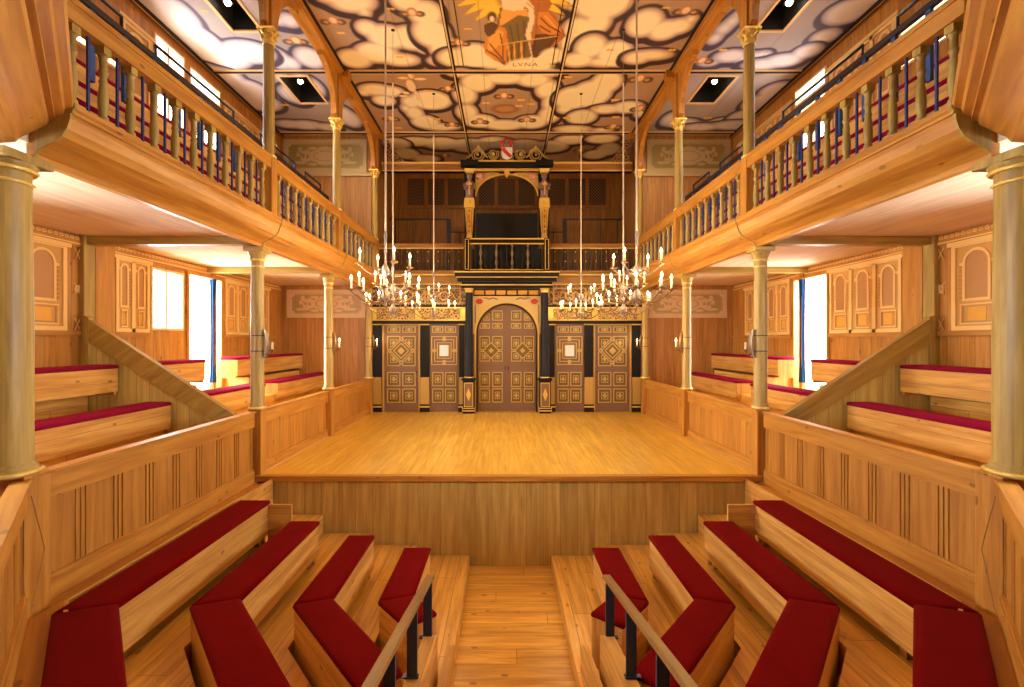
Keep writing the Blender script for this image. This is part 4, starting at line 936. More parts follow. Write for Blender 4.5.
# friezes, cornices
for m_ in (0, 1):
    X0, X1 = (372.5, 466) if not m_ else (548, 641.5)
    mb = MB(); sbox(mb, X0, X1, 309, 320, .09, 0); mb.build('side_frieze', 'scrollgold', scr)
    mb = MB(); sbox(mb, X0, X1, 307.4, 308.8, .13, 0); sbox(mb, X0, X1, 319.8, 320.8, .11, 0); sbox(mb, X0, X1, 275.6, 277, .30, 0); sbox(mb, X0, X1, 284.8, 285.6, .20, 0); mb.build('gilt_line', 'gold', scr)
    for q in ((X0, X0+5), ((X0+X1)/2-3, (X0+X1)/2+3), (X1-5, X1)):
        mb = MB(); sbox(mb, q[0], q[1], 309, 320, .11, 0); mb.build('frieze_block', 'gold', scr)
    mb = MB(); sbox(mb, X0, X1, 320.8, 324, .12, 0); sbox(mb, X0, X1, 305.5, 307.4, .11, 0); mb.build('lintel', 'black', scr)
    mb = MB(); sbox(mb, X0, X1, 277, 284.8, .26, 0); sbox(mb, X0, X1, 271.8, 275.6, .22, 0); mb.build('cornice', 'frieze', scr)
    mb = MB(); sbox(mb, X0, X1, 286, 305.5, .05, 0); mb.build('carved_band', 'scrolldim', scr)
    xa, xb = (392, 462) if not m_ else (552, 622)
    mb = MB()
    for k_ in range(2):
        w_ = (xb-xa)/2; mb.frame(U(xa+k_*w_)+.02, U(xa+(k_+1)*w_)-.02, Zp(304), Zp(288), .03, YS-.075, YS-.045)
        c0 = (U(xa+k_*w_)+U(xa+(k_+1)*w_))/2; zc = Zp(296)
        for sg in (-1, 1):
            pts = [(c0+sg*(.08+.5*(t_/12)), YS-.06, zc+.09*math.sin(t_*.9)) for t_ in range(13)]; mb.tube(pts, .017, 5)
        mb.ring([(c0+.12*math.cos(j*PI/8), zc+.11*math.sin(j*PI/8)) for j in range(16)], [(c0+.085*math.cos(j*PI/8), zc+.075*math.sin(j*PI/8)) for j in range(16)], YS-.08, YS-.045)
    mb.build('strap_carving', 'goldpaint', scr)
mb = MB(); sbox(mb, 457, 557, 275, 279, .50, 0); sbox(mb, 459, 555, 279, 283.5, .42, 0); sbox(mb, 463, 551, 283.5, 289.5, .34, 0); mb.build('centre_cornice', 'black', scr)
mb = MB(); sbox(mb, 456.5, 557.5, 274.2, 275.4, .51, 0); sbox(mb, 458.5, 555.5, 279, 279.9, .43, 0); sbox(mb, 462.5, 551.5, 286, 287, .355, 0); mb.build('centre_gilt_line', 'gold', scr)
for k_ in range(6):
    mb = MB(); a = 475+k_*10.8; sbox(mb, a, a+9, 290.5, 294.8, .03, 0); mb.build('frieze_tablet', 'pyellow', scr)
mb = MB(); sbox(mb, 474, 540, 289.5, 290.5, .04, 0); sbox(mb, 474, 540, 294.9, 296.2, .05, 0); mb.build('frieze_line', 'black', scr)
# spandrels and the moulded arch
ro = U(540)-.02
for sg in (-1, 1):
    mb = MB(); A = [(sg*ro*math.cos(q), zs_+ro*math.sin(q)) for q in [PI/2*j/12 for j in range(13)]]
    for j in range(12):
        p, q = A[j], A[j+1]; zt = Zp(296.2); mb.ext([(p[0], p[1]), (q[0], q[1]), (q[0], zt), (p[0], zt)], YS-.03, YS)
    mb.ext([(sg*ro, zs_+.0), (sg*U(540.8), zs_+.0), (sg*U(540.8), Zp(296.2)), (sg*ro, Zp(296.2))], YS-.03, YS)
    p = mb.build('spandrel', 'spandrelgold', scr); reg(p)
    mb = MB(); cx_, cz_ = sg*U(534.5), Zp(301.5); mb.ext([(cx_+.10*math.cos(j*PI/8)*(1 if j % 2 else .7), cz_+.075*math.sin(j*PI/8)*(1 if j % 2 else .75)) for j in range(16)], YS-.042, YS-.028); mb.build('red_rosette', 'redpaint', p)
    mb = MB(); mb.tube([(sg*U(530-2*i), YS-.034, Zp(298.6)+.02*math.sin(i*1.7)) for i in range(8)], .012, 5); mb.tube([(sg*U(538.6), YS-.034, Zp(305+2.0*i)) for i in range(10)], .010, 5); mb.build('scroll_paint', 'doorbrown', p)
def archring(r1, r0, f0, f1, mat, name):
    o1 = [(r1*math.cos(q), zs_+r1*math.sin(q)) for q in [PI*j/28 for j in range(29)]]+[(-r1, ZS), (-r0, ZS)]
    i_ = [(r0*math.cos(q), zs_+r0*math.sin(q)) for q in [PI*j/28 for j in range(29)]]
    mb = MB()
    for j in range(28): mb.ext([o1[j], o1[j+1], i_[j+1], i_[j]], YS-f0, YS-f1)
    for sg in (-1, 1): mb.box(min(sg*r0, sg*r1), max(sg*r0, sg*r1), YS-f0, YS-f1, ZS, zs_)
    mb.build(name, mat, scr)
archring(ro, rr_-.01, .045, -.02, 'doorbrown', 'arch_moulding'); archring(ro+.0, ro-.03, .06, 0, 'gold', 'arch_gilt_line'); archring(rr_+.025, rr_-.0, .06, 0, 'black', 'arch_inner_line')
# doors
def one_panel(t, x0, x1, z0, z1, yf):
    fl = MB(); fl.box(x0+.012, x1-.012, yf-.008, yf+.002, z0+.012, z1-.012); p = fl.build('panel', 'olive', t); reg(p)
    fr = MB(); w_, h_ = x1-x0, z1-z0; fr.frame(x0, x1, z0, z1, .02, yf-.028, yf+.002)
    fr.frame(x0+w_*.24, x1-w_*.24, z0+h_*.24, z1-h_*.24, .013, yf-.03, yf-.006)
    fr.box(x0+w_*.42, x1-w_*.42, yf-.026, yf-.006, z0+h_*.34, z1-h_*.34); fr.box(x0+w_*.33, x1-w_*.33, yf-.024, yf-.006, z0+h_*.46, z1-h_*.46)
    fr.build('moulding', 'goldpaint2', p)
def one_diamond(t, c, z, r, yf):
    D = lambda q: [(c-q, z), (c, z-q), (c+q, z), (c, z+q)]
    fl = MB(); fl.loft([[(x, yf-.031, zz) for x, zz in D(r)], [(x, yf-.001, zz) for x, zz in D(r)]]); p = fl.build('diamond_panel', 'olive', t); reg(p)
    inn = MB(); inn.ring(D(r), D(r-.03), yf-.045, yf-.03)
    if r > .21: inn.ring(D(r-.08), D(r-.11), yf-.05, yf-.03); inn.ring(D(r+.055), D(r+.035), yf-.04, yf-.0)
    inn.ext(D(r*.32), yf-.045, yf-.03); inn.build('moulding', 'goldpaint2', p)
def paneled(t, name, mat_l, outline, panels, diamonds, yf, topclip=None):
    mb = MB(); mb.ext(outline, yf, yf+.05); mb.build('leaf', mat_l, t)
    for q in panels: one_panel(t, *q, yf)
    for c, z, r in diamonds: one_diamond(t, c, z, r, yf)
def side_panels(x0, x1, maze=False):
    # x0,x1 leaf edges in metres; rows in picture rows
    L = x1-x0; a0, a1, b0, b1 = x0+L*.09, x0+L*.47, x0+L*.53, x0+L*.91; P = []; 
    for z0, z1 in ((332.6, 326.5), (386, 372), (402.5, 388.5)):
        for a, b_ in ((a0, a1), (b0, b1)): P.append((a, b_, Zp(z0), Zp(z1)))
    return P, (a0, a1, b0, b1)
def door(name, px0, px1, idx):
    x0, x1 = U(px0), U(px1); cx_ = (x0+x1)/2
    t = thing(name, None, None, (cx_, YS, ZS), kind='structure')
    P, (a0, a1, b0, b1) = side_panels(x0, x1)
    for (a, b_) in ((a0, a1), (b0, b1)):
        P += [(a, b_, Zp(366), Zp(351.5)), (a, b_, Zp(350), Zp(336))]
    paneled(t, name, 'doorbrown', [(x0, ZS+.01), (x1, ZS+.01), (x1, Zp(325.6)), (x0, Zp(325.6))], P, [(cx_, Zp(350.7), .27)], YS-.01)
    mb = MB()
    for sg in (-1, 1): mb.box(cx_+sg*(x1-x0)/2-.018+sg*.018, cx_+sg*(x1-x0)/2+.018+sg*.018, YS-.05, YS+.03, ZS, Zp(324.4))
    mb.box(x0-.036, x1+.036, YS-.05, YS+.03, Zp(325.4), Zp(324.0)); mb.build('door_frame', 'goldpaint', t)
    mb = MB(); mb.sphere((x1-.05 if idx == 0 else x0+.05, YS-.035, Zp(372)), .018, 10, 6); mb.build('handle', 'iron', t)
door('door_3', 384.5, 419, 0); door('door_4', 595, 629.5, 1)
# fixed panels with the small white notices
for m_ in (0, 1):
    x0, x1 = (U(430), U(459)) if not m_ else (U(555), U(584)); cx_ = (x0+x1)/2
    t = thing('square_panelling', 'brown and gold panelling with nested square mouldings, %s of the arched doors' % ('left' if not m_ else 'right'), 'panelling', (cx_, YS, ZS), 'nested square panels', 'thing')
    P, _ = side_panels(x0, x1)
    paneled(t, 'fp', 'doorbrown', [(x0, ZS), (x1, ZS), (x1, Zp(324)), (x0, Zp(324))], P, [], YS-.012)
    mb = MB(); zc = Zp(350.5)
    for k_, r in enumerate((.30, .235, .17, .12)):
        rx = min(r, (x1-x0)/2-.02-.0*k_)
        mb.frame(cx_-rx, cx_+rx, zc-r*1.12, zc+r*1.12, .02, YS-.045, YS-.01)
    for dx, dz in ((0, 1), (0, -1), (1, 0), (-1, 0)):
        mb.box(cx_+dx*.235-(.035 if dx == 0 else .05), cx_+dx*.235+(.035 if dx == 0 else .05), YS-.047, YS-.01, zc+dz*.27-(.035 if dz == 0 else .05), zc+dz*.27+(.035 if dz == 0 else .05))
    mb.build('nested_moulding', 'goldpaint2', t)
    mb = MB(); mb.box(cx_-.10, cx_+.10, YS-.052, YS-.04, zc-.13, zc+.12); o = mb.build('paper_notice', 'paper', None); tag(o, 'small white sheet fixed to the middle of the %s nested square panel' % ('left' if not m_ else 'right'), 'sheet', 'white sheets on the screen')
# central arched double doors
t = thing('door_5', None, None, (0, YS, ZS), kind='structure')
for sg in (-1, 1):
    tt = []
    arc_ = [(sg*(rr_-.005)*math.cos(q), zs_+(rr_-.005)*math.sin(q)) for q in [PI/2*j/14 for j in range(15)]]
    outline = [(sg*.004, ZS+.01), (sg*(rr_-.005), ZS+.01)]+arc_[:-1]+[(sg*.004, arc_[-1][1])]
    P = []
    cols_ = ((.10, .34), (.40, .64))
    for a, b_ in cols_:
        x0, x1 = sorted((sg*a, sg*b_))
        for z0, z1 in ((328.5, 323), (361.5, 351), (350, 336), (387, 372), (402.5, 388.5)): P.append((x0, x1, Zp(z0), Zp(z1)))
        if a < .2: P.append((x0, x1, Zp(320.5), Zp(310.5)))
        else: P.append((*sorted((sg*.40, sg*.55)), Zp(320.5), Zp(313.5)))
    mb = MB(); mb.ext(outline, YS+.03, YS+.08); mb.build('leaf', 'doorbrown', t)
    yf = YS+.03
    for q in P: one_panel(t, *q, yf)
    one_diamond(t, sg*.37, Zp(350.5), .2, yf)
    mb = MB(); mb.box(sg*.04-.008, sg*.04+.008, yf-.05, yf, Zp(370), Zp(366)); mb.build('handle', 'iron', t)
mb = MB(); mb.box(-.012, .012, YS+.015, YS+.035, ZS+.01, zs_+rr_-.01); mb.build('meeting_stile', 'doorbrown', t)
mb = MB(); mb.box(-3.1, 3.1, YR+.10, YR+.16, ZS-.1, H(1.5)); struct(mb.build('wall_behind_screen', 'darkwood'))
# ------------------------------------------------------------------ music gallery over the screen
mb = MB(); mb.box(-XU-.1, XU+.1, YR-.1, 13.4, H(1.44), H(1.54)); struct(mb.build('floor_music_gallery', 'darkwood', None, (1,0,0)))
YBk = 12.95
def Ub(px): return (px-507)/37.85
def Zb(py): return H((341-py)/37.85)
mb = MB(); mb.box(-XU-.15, XU+.15, YBk, YBk+.08, H(1.5), H(HC)); struct(mb.build('wall_music_gallery', 'galleryboard', None, (0,0,1)))
for s in (-1, 1):
    mb = MB(s); mb.box(XU+.02, XU+.08, YD+.2, YBk, H(1.5), H(HC)); struct(mb.build('wall_music_side_'+side(s), 'galleryboard', None, (0,0,1)))
wins = [(408, 425), (428.5, 445), (448.5, 465), (479, 495), (498.5, 515.5), (519, 535), (549, 565.5), (569, 585.5), (589, 606)]
t = thing('lattice_screen', 'row of dark pierced lattice panels in a wooden frame high behind the music gallery', 'lattice', (0, YBk, Zb(208)), None, 'thing')
mb = MB(); prev = None
mb.box(Ub(404), Ub(610), YBk-.05, YBk, Zb(179), Zb(174)); mb.box(Ub(404), Ub(610), YBk-.05, YBk, Zb(209), Zb(205.5))
edges = [404]+[e for w_ in wins for e in w_]+[610]
for i in range(0, len(edges), 2): mb.box(Ub(edges[i]), Ub(edges[i+1]), YBk-.05, YBk, Zb(206), Zb(178.5))
mb.build('frame', 'darkwood', t, (0,0,1))
for a, b_ in wins:
    mb = MB(); mb.box(Ub(a), Ub(b_), YBk-.03, YBk-.01, Zb(205.5), Zb(179)); mb.build('lattice_panel', 'lattice', t)
mb = MB(); mb.box(-.77, .77, YBk-.75, YBk-.70, H(1.54), H(3.18)); o = mb.build('black_screen', 'darkrecess'); tag(o, 'plain black screen standing in the middle of the music gallery', 'screen')
for s in (-1, 1):
    t = thing('music_rail', f'thin dark iron rail in the {side(s)} half of the music gallery', 'railing', (s*2.3, 12.6, H(1.54)), 'thin iron rails')
    mb = MB(s); mb.box(1.5, 3.0, 12.58, 12.6, H(3.10), H(3.14)); mb.box(.9, 1.5, 12.58, 12.6, H(2.78), H(2.81)); mb.build('top_bar', 'iron', t)
    for x in (.95, 1.2, 1.95, 2.4, 2.85): mb = MB(s); mb.box(x-.01, x+.01, 12.58, 12.6, H(1.54), H(3.12 if x > 1.5 else 2.8)); mb.build('upright', 'iron', t)
    mb = MB(s); mb.box(1.44, 1.54, 12.54, 12.6, H(1.54), H(3.13)); mb.build('end_post', 'iron', t)
    # dark gallery balustrade either side
    t = thing('music_balustrade', f'dark balustrade with small gilt studs on the {side(s)} side of the music gallery front', 'balustrade', (s*2, YR, H(1.54)), 'dark balustrades over the side doors')
    mb = MB(s); mb.box(1.0, XU+.02, YR-.06, YR+.04, H(2.16), H(2.27)); mb.build('handrail', 'darkwood', t, (1,0,0), .005)
    mb = MB(s); mb.box(1.0, XU+.02, YR-.075, YR-.06, H(2.145), H(2.17)); mb.build('gilt_line', 'gold', t)
    x = 1.1
    while x < XU-.05:
        mb = MB(s); mb.lathe((x, YR-.01, H(1.54)), [(.028,0),(.028,.05),(.016,.08),(.028,.2),(.016,.33),(.02,.42),(.028,.55),(.028,.62)], 8); b_ = mb.build('baluster', 'darkbal', t); x += .125
    mb = MB(s); 
    for k_ in range(8):
        for hz in (1.62, 1.86, 2.08): mb.sphere((1.12+k_*.24, YR-.045, H(hz)), .016, 6, 4)
    mb.build('gilt_studs', 'gold', t)
# projecting centre balcony
t = thing('balcony_front', 'black and gold balcony front with turned balusters above the arched doors', 'balcony', (0, YR-.15, H(1.55)), None, 'thing')
for s in (-1, 1):
    mb = MB(s); mb.box(U(543.5), U(549), YR-.24, YR-.1, Zp(272), Zp(240)); p = mb.build('corner_post', 'black', t); reg(p)
    mb = MB(s); mb.frame(U(544.3), U(548.2), Zp(271), Zp(241), .014, YR-.25, YR-.235); mb.build('gilt_panel', 'gold', p)
mb = MB(); mb.box(U(466), U(548), YR-.22, YR-.10, Zp(244.8), Zp(240)); mb.box(U(466), U(548), YR-.22, YR-.10, Zp(274), Zp(271)); mb.build('rail', 'black', t)
mb = MB(); mb.box(U(470), U(544), YR-.235, YR-.215, Zp(241.4), Zp(240.2)); mb.box(U(470), U(544), YR-.235, YR-.215, Zp(246), Zp(245)); mb.box(U(470), U(544), YR-.235, YR-.215, Zp(271.4), Zp(270.6)); mb.build('gilt_line', 'gold', t)
for k_ in range(13):
    x = U(476+k_*5.17); g_ = (k_ % 3 == 1); mb = MB(); h_ = Zp(246)-Zp(271); r_ = 1.5 if g_ else 1
    mb.lathe((x, YR-.16, Zp(271)), [(.022*r_,0),(.022*r_,.04),(.012,.07),(.024*r_,.17),(.012,.27),(.024*r_,.38),(.012,h_-.07),(.022*r_,h_)], 8); b_ = mb.build('baluster', 'brass' if g_ else 'black', t)
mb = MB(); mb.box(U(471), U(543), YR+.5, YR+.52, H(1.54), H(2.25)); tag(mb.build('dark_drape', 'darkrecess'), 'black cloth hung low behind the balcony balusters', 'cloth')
# carved herms carrying the top cornice
for s in (-1, 1):
    xa, xb = U(538.8), U(549.2); c = (xa+xb)/2; w_ = (xb-xa)/2; yc = YR-.12
    t = thing('herm_pilaster', 'carved %s pilaster with a mauve figure above a gilt tapered shaft' % side(s), 'pilaster', (s*c, yc, Zp(240)), 'carved herm pilasters', 'thing')
    mb = MB(s); mb.box(c-w_*1.0, c+w_*1.0, YR-.06, YR+.06, Zp(240), Zp(172)); mb.build('backing', 'black', t)
    mb = MB(s); mb.loft([[(c-a, yc-a*.5, z), (c+a, yc-a*.5, z), (c+a, YR-.05, z), (c-a, YR-.05, z)] for a, z in ((w_*.55, Zp(239)), (w_*.5, Zp(236)), (w_*.82, Zp(210)))]); mb.build('tapered_shaft', 'gold', t)
    mb = MB(s); mb.loft([[(c-a, yc-a*.6, z), (c+a, yc-a*.6, z), (c+a, YR-.05, z), (c-a, YR-.05, z)] for a, z in ((w_*.95, Zp(209.5)), (w_*1.0, Zp(206)), (w_*.9, Zp(200)))]); mb.sphere((c, yc-.06, Zp(204)), .05, 10, 8); mb.build('waist_block', 'gold', t)
    mb = MB(s); rings = []
    for a, py in ((.8, 200), (.72, 196), (.78, 192), (.95, 188), (.98, 185), (.6, 183), (.35, 182), (.4, 180), (.55, 178), (.5, 175.5), (.3, 174)):
        rings.append([(c+w_*a*math.cos(2*PI*j/12), yc+.01+w_*a*.62*math.sin(2*PI*j/12), Zp(py)) for j in range(12)])
    mb.loft(rings, smooth=True); mb.sphere((c, yc-.075, Zp(179)), .018, 6, 5)
    for sg in (-1, 1): mb.tube([(c+sg*w_*.9, yc, Zp(186)), (c+sg*w_*.8, yc-.08, Zp(191)), (c+sg*w_*.15, yc-.11, Zp(189.5))], [.04, .034, .025], 8)
    mb.build('figure', 'mauve', t)
    mb = MB(s); mb.box(c-w_*.12, c+w_*.12, yc-.10, yc-.07, Zp(197), Zp(184)); mb.box(c-w_*.5, c+w_*.5, yc-.095, yc-.07, Zp(187.4), Zp(185.6))
    for j in range(3): mb.box(c-w_*.35, c+w_*.35, yc-.09+.0, yc-.05, Zp(215+j*8), Zp(214+j*8))
    mb.build('gilt_ornament', 'gold', t)
    mb = MB(s)
    for j in range(5): mb.box(c-w_*.12, c+w_*.12, yc-.10, yc-.03, Zp(214.5+j*5), Zp(212+j*5))
    for sg in (-1, 1): mb.box(c+sg*w_*.45-.006, c+sg*w_*.45+.006, yc-.082, yc-.03, Zp(236), Zp(212))
    mb.build('dark_fluting', 'backboard', t)
    mb = MB(s); mb.loft([[(c-a, yc-a*.8, z), (c+a, yc-a*.8, z), (c+a, YR-.05, z), (c-a, YR-.05, z)] for a, z in ((w_*.7, Zp(175)), (w_*1.0, Zp(171.5)))]); mb.build('capital', 'gold', t)
# arch braces with rosettes inside the centre opening
t = thing('arch_brace', 'gilt and pink arched brace spanning the centre of the music gallery', 'arch', (0, YR, Zp(195)), None, 'thing')
mb = MB(); ra, rb = U(538.5), Zp(172.5)-Zp(196)
for j in range(20):
    q0, q1 = PI*j/20, PI*(j+1)/20
    mb.ext([(ra*math.cos(q0), Zp(196)+rb*.93*math.sin(q0)), (ra*math.cos(q1), Zp(196)+rb*.93*math.sin(q1)), (ra*.965*math.cos(q1), Zp(196)+rb*.89*math.sin(q1)), (ra*.965*math.cos(q0), Zp(196)+rb*.89*math.sin(q0))], YR-.04, YR+.02)
mb.build('arch_band', 'gold', t)
for s in (-1, 1):
    mb = MB(s); A = [(ra*math.cos(q), Zp(196)+rb*.93*math.sin(q)) for q in [PI*.04+PI*.38*j/10 for j in range(11)]]
    for j in range(10): mb.ext([A[j], A[j+1], (A[j+1][0], Zp(173)), (A[j][0], Zp(173))], YR-.03, YR+.01)
    mb.build('spandrel', 'goldpaint', t)
    mb = MB(s); mb.sphere((U(533.5), YR-.06, Zp(177)), .07, 12, 8, (1,.5,1))
    for j in range(6): mb.sphere((U(533.5)+.06*math.cos(j*PI/3), YR-.05, Zp(177)+.06*math.sin(j*PI/3)), .035, 8, 6, (1,.6,1))
    mb.build('rosette', 'pink', t)
mb = MB(); mb.box(-.06, .06, YR-.07, YR, Zp(175.5), Zp(172)); mb.ext([(-.05, Zp(175.5)), (0, Zp(177.8)), (.05, Zp(175.5))], YR-.06, YR); mb.build('keystone', 'gold', t)
# top entablature and cresting
t = thing('top_entablature', 'long orange and black cornice with thin gilt lines across the music gallery', 'cornice', (0, YR, Zp(172)), None, 'thing')
mb = MB(); mb.box(-XU+.06, XU-.06, YR-.05, YR+.1, Zp(172), Zp(163.5)); mb.build('beam', 'darkwood', t, (1,0,0))
mb = MB(); mb.box(-XU+.06, XU-.06, YR-.08, YR+.1, Zp(164.8), Zp(163)); mb.box(-XU+.06, XU-.06, YR-.07, YR+.1, Zp(172), Zp(171)); mb.build('gilt_line', 'gold', t)
mb = MB(); mb.box(U(466), U(548), YR-.12, YR+.1, Zp(170.5), Zp(164))
for s in (-1, 1): mb.box(s*U(544)-.2, s*U(544)+.2, YR-.24, YR+.1, Zp(168.5), Zp(163.5))
mb.build('black_centre', 'black', t)
mb = MB(); mb.box(U(462), U(552), YR-.15, YR+.1, Zp(163.6), Zp(162.4)); mb.box(U(466), U(548), YR-.13, YR+.0, Zp(171.2), Zp(170.4)); mb.build('upper_gilt_line', 'gold', t)
for s in (-1, 1):
    t = thing('scroll_crest', f'openwork gilt and dark scroll crest on the {side(s)} of the coat of arms', 'carving', (s*.6, YR-.08, Zp(162.4)), 'scroll crests')
    for (px, py, r_, w_, nm) in ((520.5, 156, .13, .014, 'roundel'), (536, 156.5, .16, .015, 'scroll')):
        mb = MB(s); c = (U(px), Zp(py))
        pts = []
        for j in range(34):
            q = j/33*2.4*2*PI*.8; rad = r_*(1-.62*j/33); pts.append((c[0]+rad*math.cos(q+2.4), YR-.10, c[1]+rad*math.sin(q+2.4)))
        mb.tube(pts, w_, 6); mb.build(nm, 'goldpaint', t)
        mb = MB(s); mb.sphere((c[0], YR-.11, c[1]), .04 if nm == 'roundel' else .03, 10, 8); mb.build('boss', 'gold', t)
    mb = MB(s); mb.tube([(U(526+2.4*i), YR-.10, Zp(160-11*math.exp(-((i-4)/2.6)**2)-0)) for i in range(10)], .02, 6); mb.build('gable_band', 'goldpaint', t)
    mb = MB(s); mb.ext([(U(514), Zp(162.4)), (U(549), Zp(162.4)), (U(546), Zp(159)), (U(536), Zp(153)), (U(528), Zp(157)), (U(521), Zp(152)), (U(514), Zp(154))], YR-.08, YR-.05); mb.build('backing', 'black', t)
    mb = MB(s); mb.lathe((U(535.5), YR-.10, Zp(151.5)), [(.03, 0), (.015, .03), (.035, .07), (.01, .11)], 8); mb.build('finial', 'gold', t)
    mb = MB(s); mb.ext([(2.35, Zp(163)), (2.86, Zp(163)), (2.86, Zp(140)), (2.78, Zp(141)), (2.66, Zp(150)), (2.52, Zp(156))], YR-.03, YR); o = mb.build('corner_carving', 'scrolldim'); tag(o, f'dark carved corner piece at the {side(s)} end of the top cornice', 'carving', 'corner carvings')
t = thing('coat_of_arms', 'small white shield with a red diagonal band and red plumed crest', 'coat of arms', (0, YR-.16, Zp(162)))
sh = [(-.125, Zp(150.5)), (.125, Zp(150.5)), (.125, Zp(158)), (.10, Zp(160.6)), (0, Zp(162.6)), (-.10, Zp(160.6)), (-.125, Zp(158))]
mb = MB(); mb.ext(sh, YR-.19, YR-.15); mb.build('shield', 'white', t)
mb = MB(); mb.ext([(-.124, Zp(151)), (-.06, Zp(151)), (.12, Zp(159)), (.07, Zp(160.9)), (-.124, Zp(153.6))], YR-.196, YR-.185); mb.build('diagonal_band', 'redpaint', t)
mb = MB()
for sg in (-1, 1):
    for (x, z, r_) in ((.10, 148, .04), (.13, 145.5, .035), (.085, 145, .04), (.12, 151, .03), (.05, 143.5, .03), (.0, 141, .028), (.035, 141.8, .025)): mb.sphere((sg*x, YR-.16, Zp(z)), r_, 8, 6, (1,.6,1.2))
mb.build('mantling', 'redpaint', t)
mb = MB(); mb.sphere((0, YR-.18, Zp(147)), .045, 10, 8, (1,.7,1.3)); mb.box(-.03, .03, YR-.19, YR-.15, Zp(150.6), Zp(148)); mb.build('helmet', 'silver', t)
# ------------------------------------------------------------------ chandeliers
flame_prof = [(.002, 0), (.012, .010), (.017, .024), (.011, .044), (.002, .066)]
mb = MB(); mb.lathe((0,0,0), flame_prof, 8); me_flame = unit_mesh(mb, 'flame')
mb = MB(); mb.lathe((0,0,0), [(.0125, 0), (.0125, .095), (.006, .10)], 10); me_candle = unit_mesh(mb, 'wax')
mb = MB(); mb.lathe((0,0,-.02), [(.008, -.01), (.014, 0), (.045, .012), (.05, .02), (.044, .018), (.012, .012), (.018, .02), (.018, .035)], 14); me_pan = unit_mesh(mb, 'brass')
def arm_mesh(Rr, drop, mat):
    mb = MB(); pts = []
    for j in range(13):
        q = j/12; pts.append((.03+(Rr-.03)*q, 0, -drop*math.sin(q*PI*1.15)*1.0+(.05*q)))
    e = pts[-1]; pts.append((Rr+.0, 0, e[2]+.015)); mb.tube(pts, .0075, 6)
    mb.tube([(.10+.035*math.cos(q), 0, -drop*.5+.05+.035*math.sin(q)) for q in [j*PI/5 for j in range(9)]], .004, 5)
    return unit_mesh(mb, mat), pts[-1][2]
me_arm_lo, dz_lo = arm_mesh(.40, .07, 'brass'); me_arm_up, dz_up = arm_mesh(.31, .05, 'silver')
candle_data = bpy.data.lights.new('candle_light', 'POINT'); candle_data.energy = CANDLE; candle_data.color = (1, .67, .31); candle_data.shadow_soft_size = .022
def lit_candle(t, x, y, z, power):
    p = inst('drip_pan', me_pan, t, (x, y, z)); c = inst('candle', me_candle, t, (x, y, z+.01)); WLD[c.name] = Vector((x, y, z+.01))
    inst('flame', me_flame, c, (x, y, z+.112))
    ld = candle_data; lo = bpy.data.objects.new('candle_light', ld); col.objects.link(lo); lo.location = (x, y, z+.15)
def chandelier(x, y, hb, rot, label):
    z0 = H(hb)                                   # height of the lower pans
    t = thing('chandelier', label, 'chandelier', (x, y, z0), 'candle chandeliers')
    mb = MB(); mb.lathe((x, y, z0-.14), [(.004, -.06), (.012, -.03), (.006, -.02), (.022, 0), (.048, .05), (.05, .075), (.04, .11), (.018, .14), (.012, .20), (.03, .225), (.012, .25), (.012, .33), (.045, .37), (.05, .40), (.03, .43), (.012, .46), (.010, .60), (.02, .62), (.006, .65)], 18); mb.build('stem', 'silver', t)
    for k_ in range(8):
        q = rot+k_*PI/4; o = inst('arm', me_arm_lo, t, (x, y, z0-dz_lo-.012)); o.rotation_euler = (0, 0, q)
        lit_candle(t, x+.40*math.cos(q), y+.40*math.sin(q), z0, 1)
    for k_ in range(4):
        q = rot+.35+k_*PI/2; o = inst('arm', me_arm_up, t, (x, y, z0+.30-dz_up-.012)); o.rotation_euler = (0, 0, q)
        lit_candle(t, x+.31*math.cos(q), y+.31*math.sin(q), z0+.30, 1)
    return t
def hanging(x, y, z0, label, thick):
    t = thing('hanging_line', label, 'rope', (x, y, z0+.50), 'chandelier ropes')
    zt = H(HC)-.002
    if thick: zs1 = z0+1.9
    mb = MB(); mb.tube([(x, y, z0+.50), (x, y, zt if thick else z0+.5+(zt-z0-.5)*.78)], .0115, 8); mb.build('rope', 'rope', t)
    if not thick: mb = MB(); mb.tube([(x, y, z0+.5+(zt-z0-.5)*.78), (x, y, zt)], .003, 5); mb.build('wire', 'wire', t)
    mb = MB(); mb.lathe((x, y, z0+.52), [(.012, 0), (.02, .05), (.014, .09), (.024, .14), (.010, .2)], 10); mb.build('end_fitting', 'silver', t)
    mb = MB(); mb.lathe((x, y, zt-.02), [(.01, 0), (.03, .01), (.03, .02)], 10); mb.build('ceiling_hook', 'iron', t)
CH = [(1.50, 5.95, .62, .2, 'nearest the pit'), (1.74, 7.40, .55, .5, 'in the middle of its row of three'), (1.40, 9.31, .59, .1, 'nearest the screen')]
for s in (-1, 1):
    for i, (x, y, hb, rot, w_) in enumerate(CH):
        xx = s*x if s < 0 else (x if i else 1.55)
        chandelier(xx, y, hb, rot if s < 0 else rot+.3, f'{side(s)} row two-tier candle chandelier, {w_}')
        hanging(xx, y, H(hb), f'pale rope holding the {side(s)} row chandelier {w_}', i == 0)
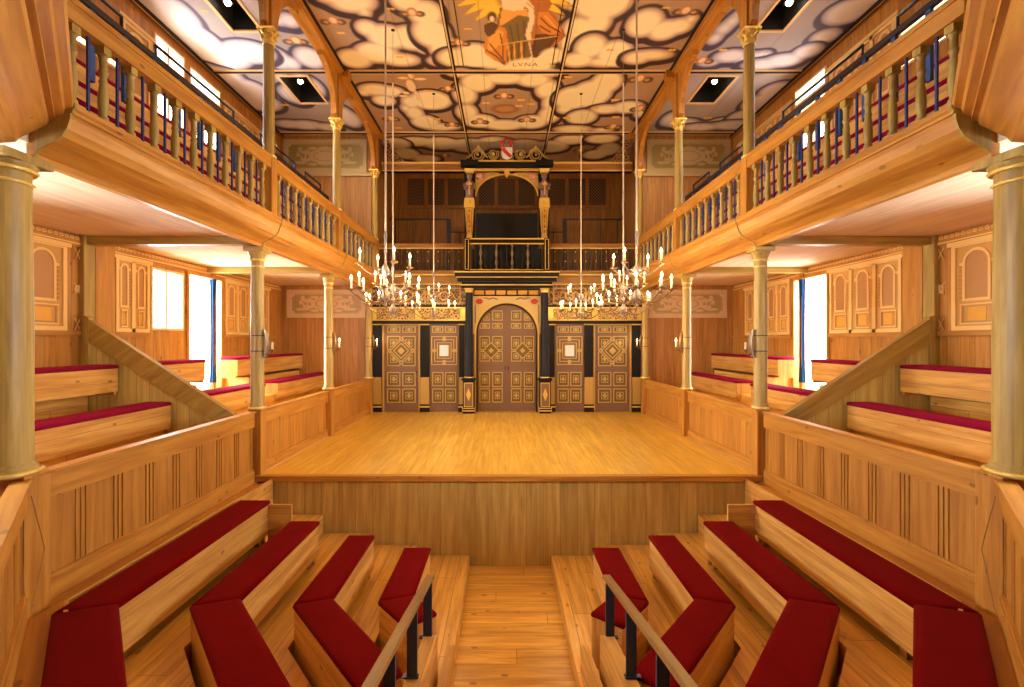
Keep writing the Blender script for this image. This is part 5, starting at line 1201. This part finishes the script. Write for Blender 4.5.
# ------------------------------------------------------------------ sconces on the columns
def sconce(s, y, lit):
    x = XP-.085; z = H(0.0)
    t = thing('sconce', f'{"lit candle sconce on" if lit else "curved unlit sconce tied to"} the {side(s)} column {where[y]}', 'sconce', (s*x, y, z-.1), 'column sconces')
    mb = MB(s); pts = []
    mb.loft([[(x-.005-.03*math.sin(q*PI), y+d_, z-.20+.34*q) for d_ in (-.04, 0, .04)]+[(x-.015-.03*math.sin(q*PI), y+d_, z-.20+.34*q) for d_ in (.04, 0, -.04)] for q in [j/10 for j in range(11)]], smooth=True)
    mb.build('reflector', 'silver' if not lit else 'brass', t)
    mb = MB(s); mb.tube([(x-.01, y, z-.16), (x-.07, y, z-.17), (x-.10, y, z-.13)], .008, 6); mb.lathe((x-.10, y, z-.13), [(.01, 0), (.04, .012), (.042, .02), (.014, .016), (.014, .03)], 12); mb.build('arm', 'brass', t)
    for dz in (.06, -.13): mb = MB(s); mb.lathe((XP, y, z+dz), [(.079, 0), (.083, .006), (.079, .012)], 20); mb.build('strap', 'iron', t)
    c = inst('candle', me_candle, t, (s*(x-.10), y, z-.115)); WLD[c.name] = Vector((s*(x-.10), y, z-.115))
    if lit:
        inst('flame', me_flame, c, (s*(x-.10), y, z-.013))
        ld = bpy.data.lights.new('sconce_light', 'POINT'); ld.energy = 4; ld.color = (1, .68, .34); ld.shadow_soft_size = .04
        lo = bpy.data.objects.new('sconce_light', ld); col.objects.link(lo); lo.location = (s*(x-.16), y-.05, z+.03)
for s in (-1, 1):
    sconce(s, YB, False); sconce(s, YC, True); sconce(s, YD, True)
# ------------------------------------------------------------------ light, world, camera
w = bpy.data.worlds.new('World'); bpy.context.scene.world = w; w.use_nodes = True
bg = w.node_tree.nodes['Background']; bg.inputs[0].default_value = (.85, .93, 1, 1); bg.inputs[1].default_value = 4.0
sc = bpy.context.scene
cam = bpy.data.cameras.new('camera'); co = bpy.data.objects.new('camera', cam); col.objects.link(co); sc.camera = co
cam.sensor_width = 36; cam.lens = F*36/1024; cam.shift_x = 7.5/1024; cam.shift_y = -2.5/1024; cam.clip_start = .05
co.location = (-.055, 0, ZC); co.rotation_euler = (PI/2, 0, 0)
sc.view_settings.view_transform = 'Standard'; sc.view_settings.look = 'None'; sc.view_settings.gamma = 1; sc.view_settings.use_curve_mapping = False
sc.view_settings.exposure = EXPO
sc.cycles.max_bounces = 8; sc.cycles.diffuse_bounces = 5; sc.cycles.sample_clamp_indirect = 6
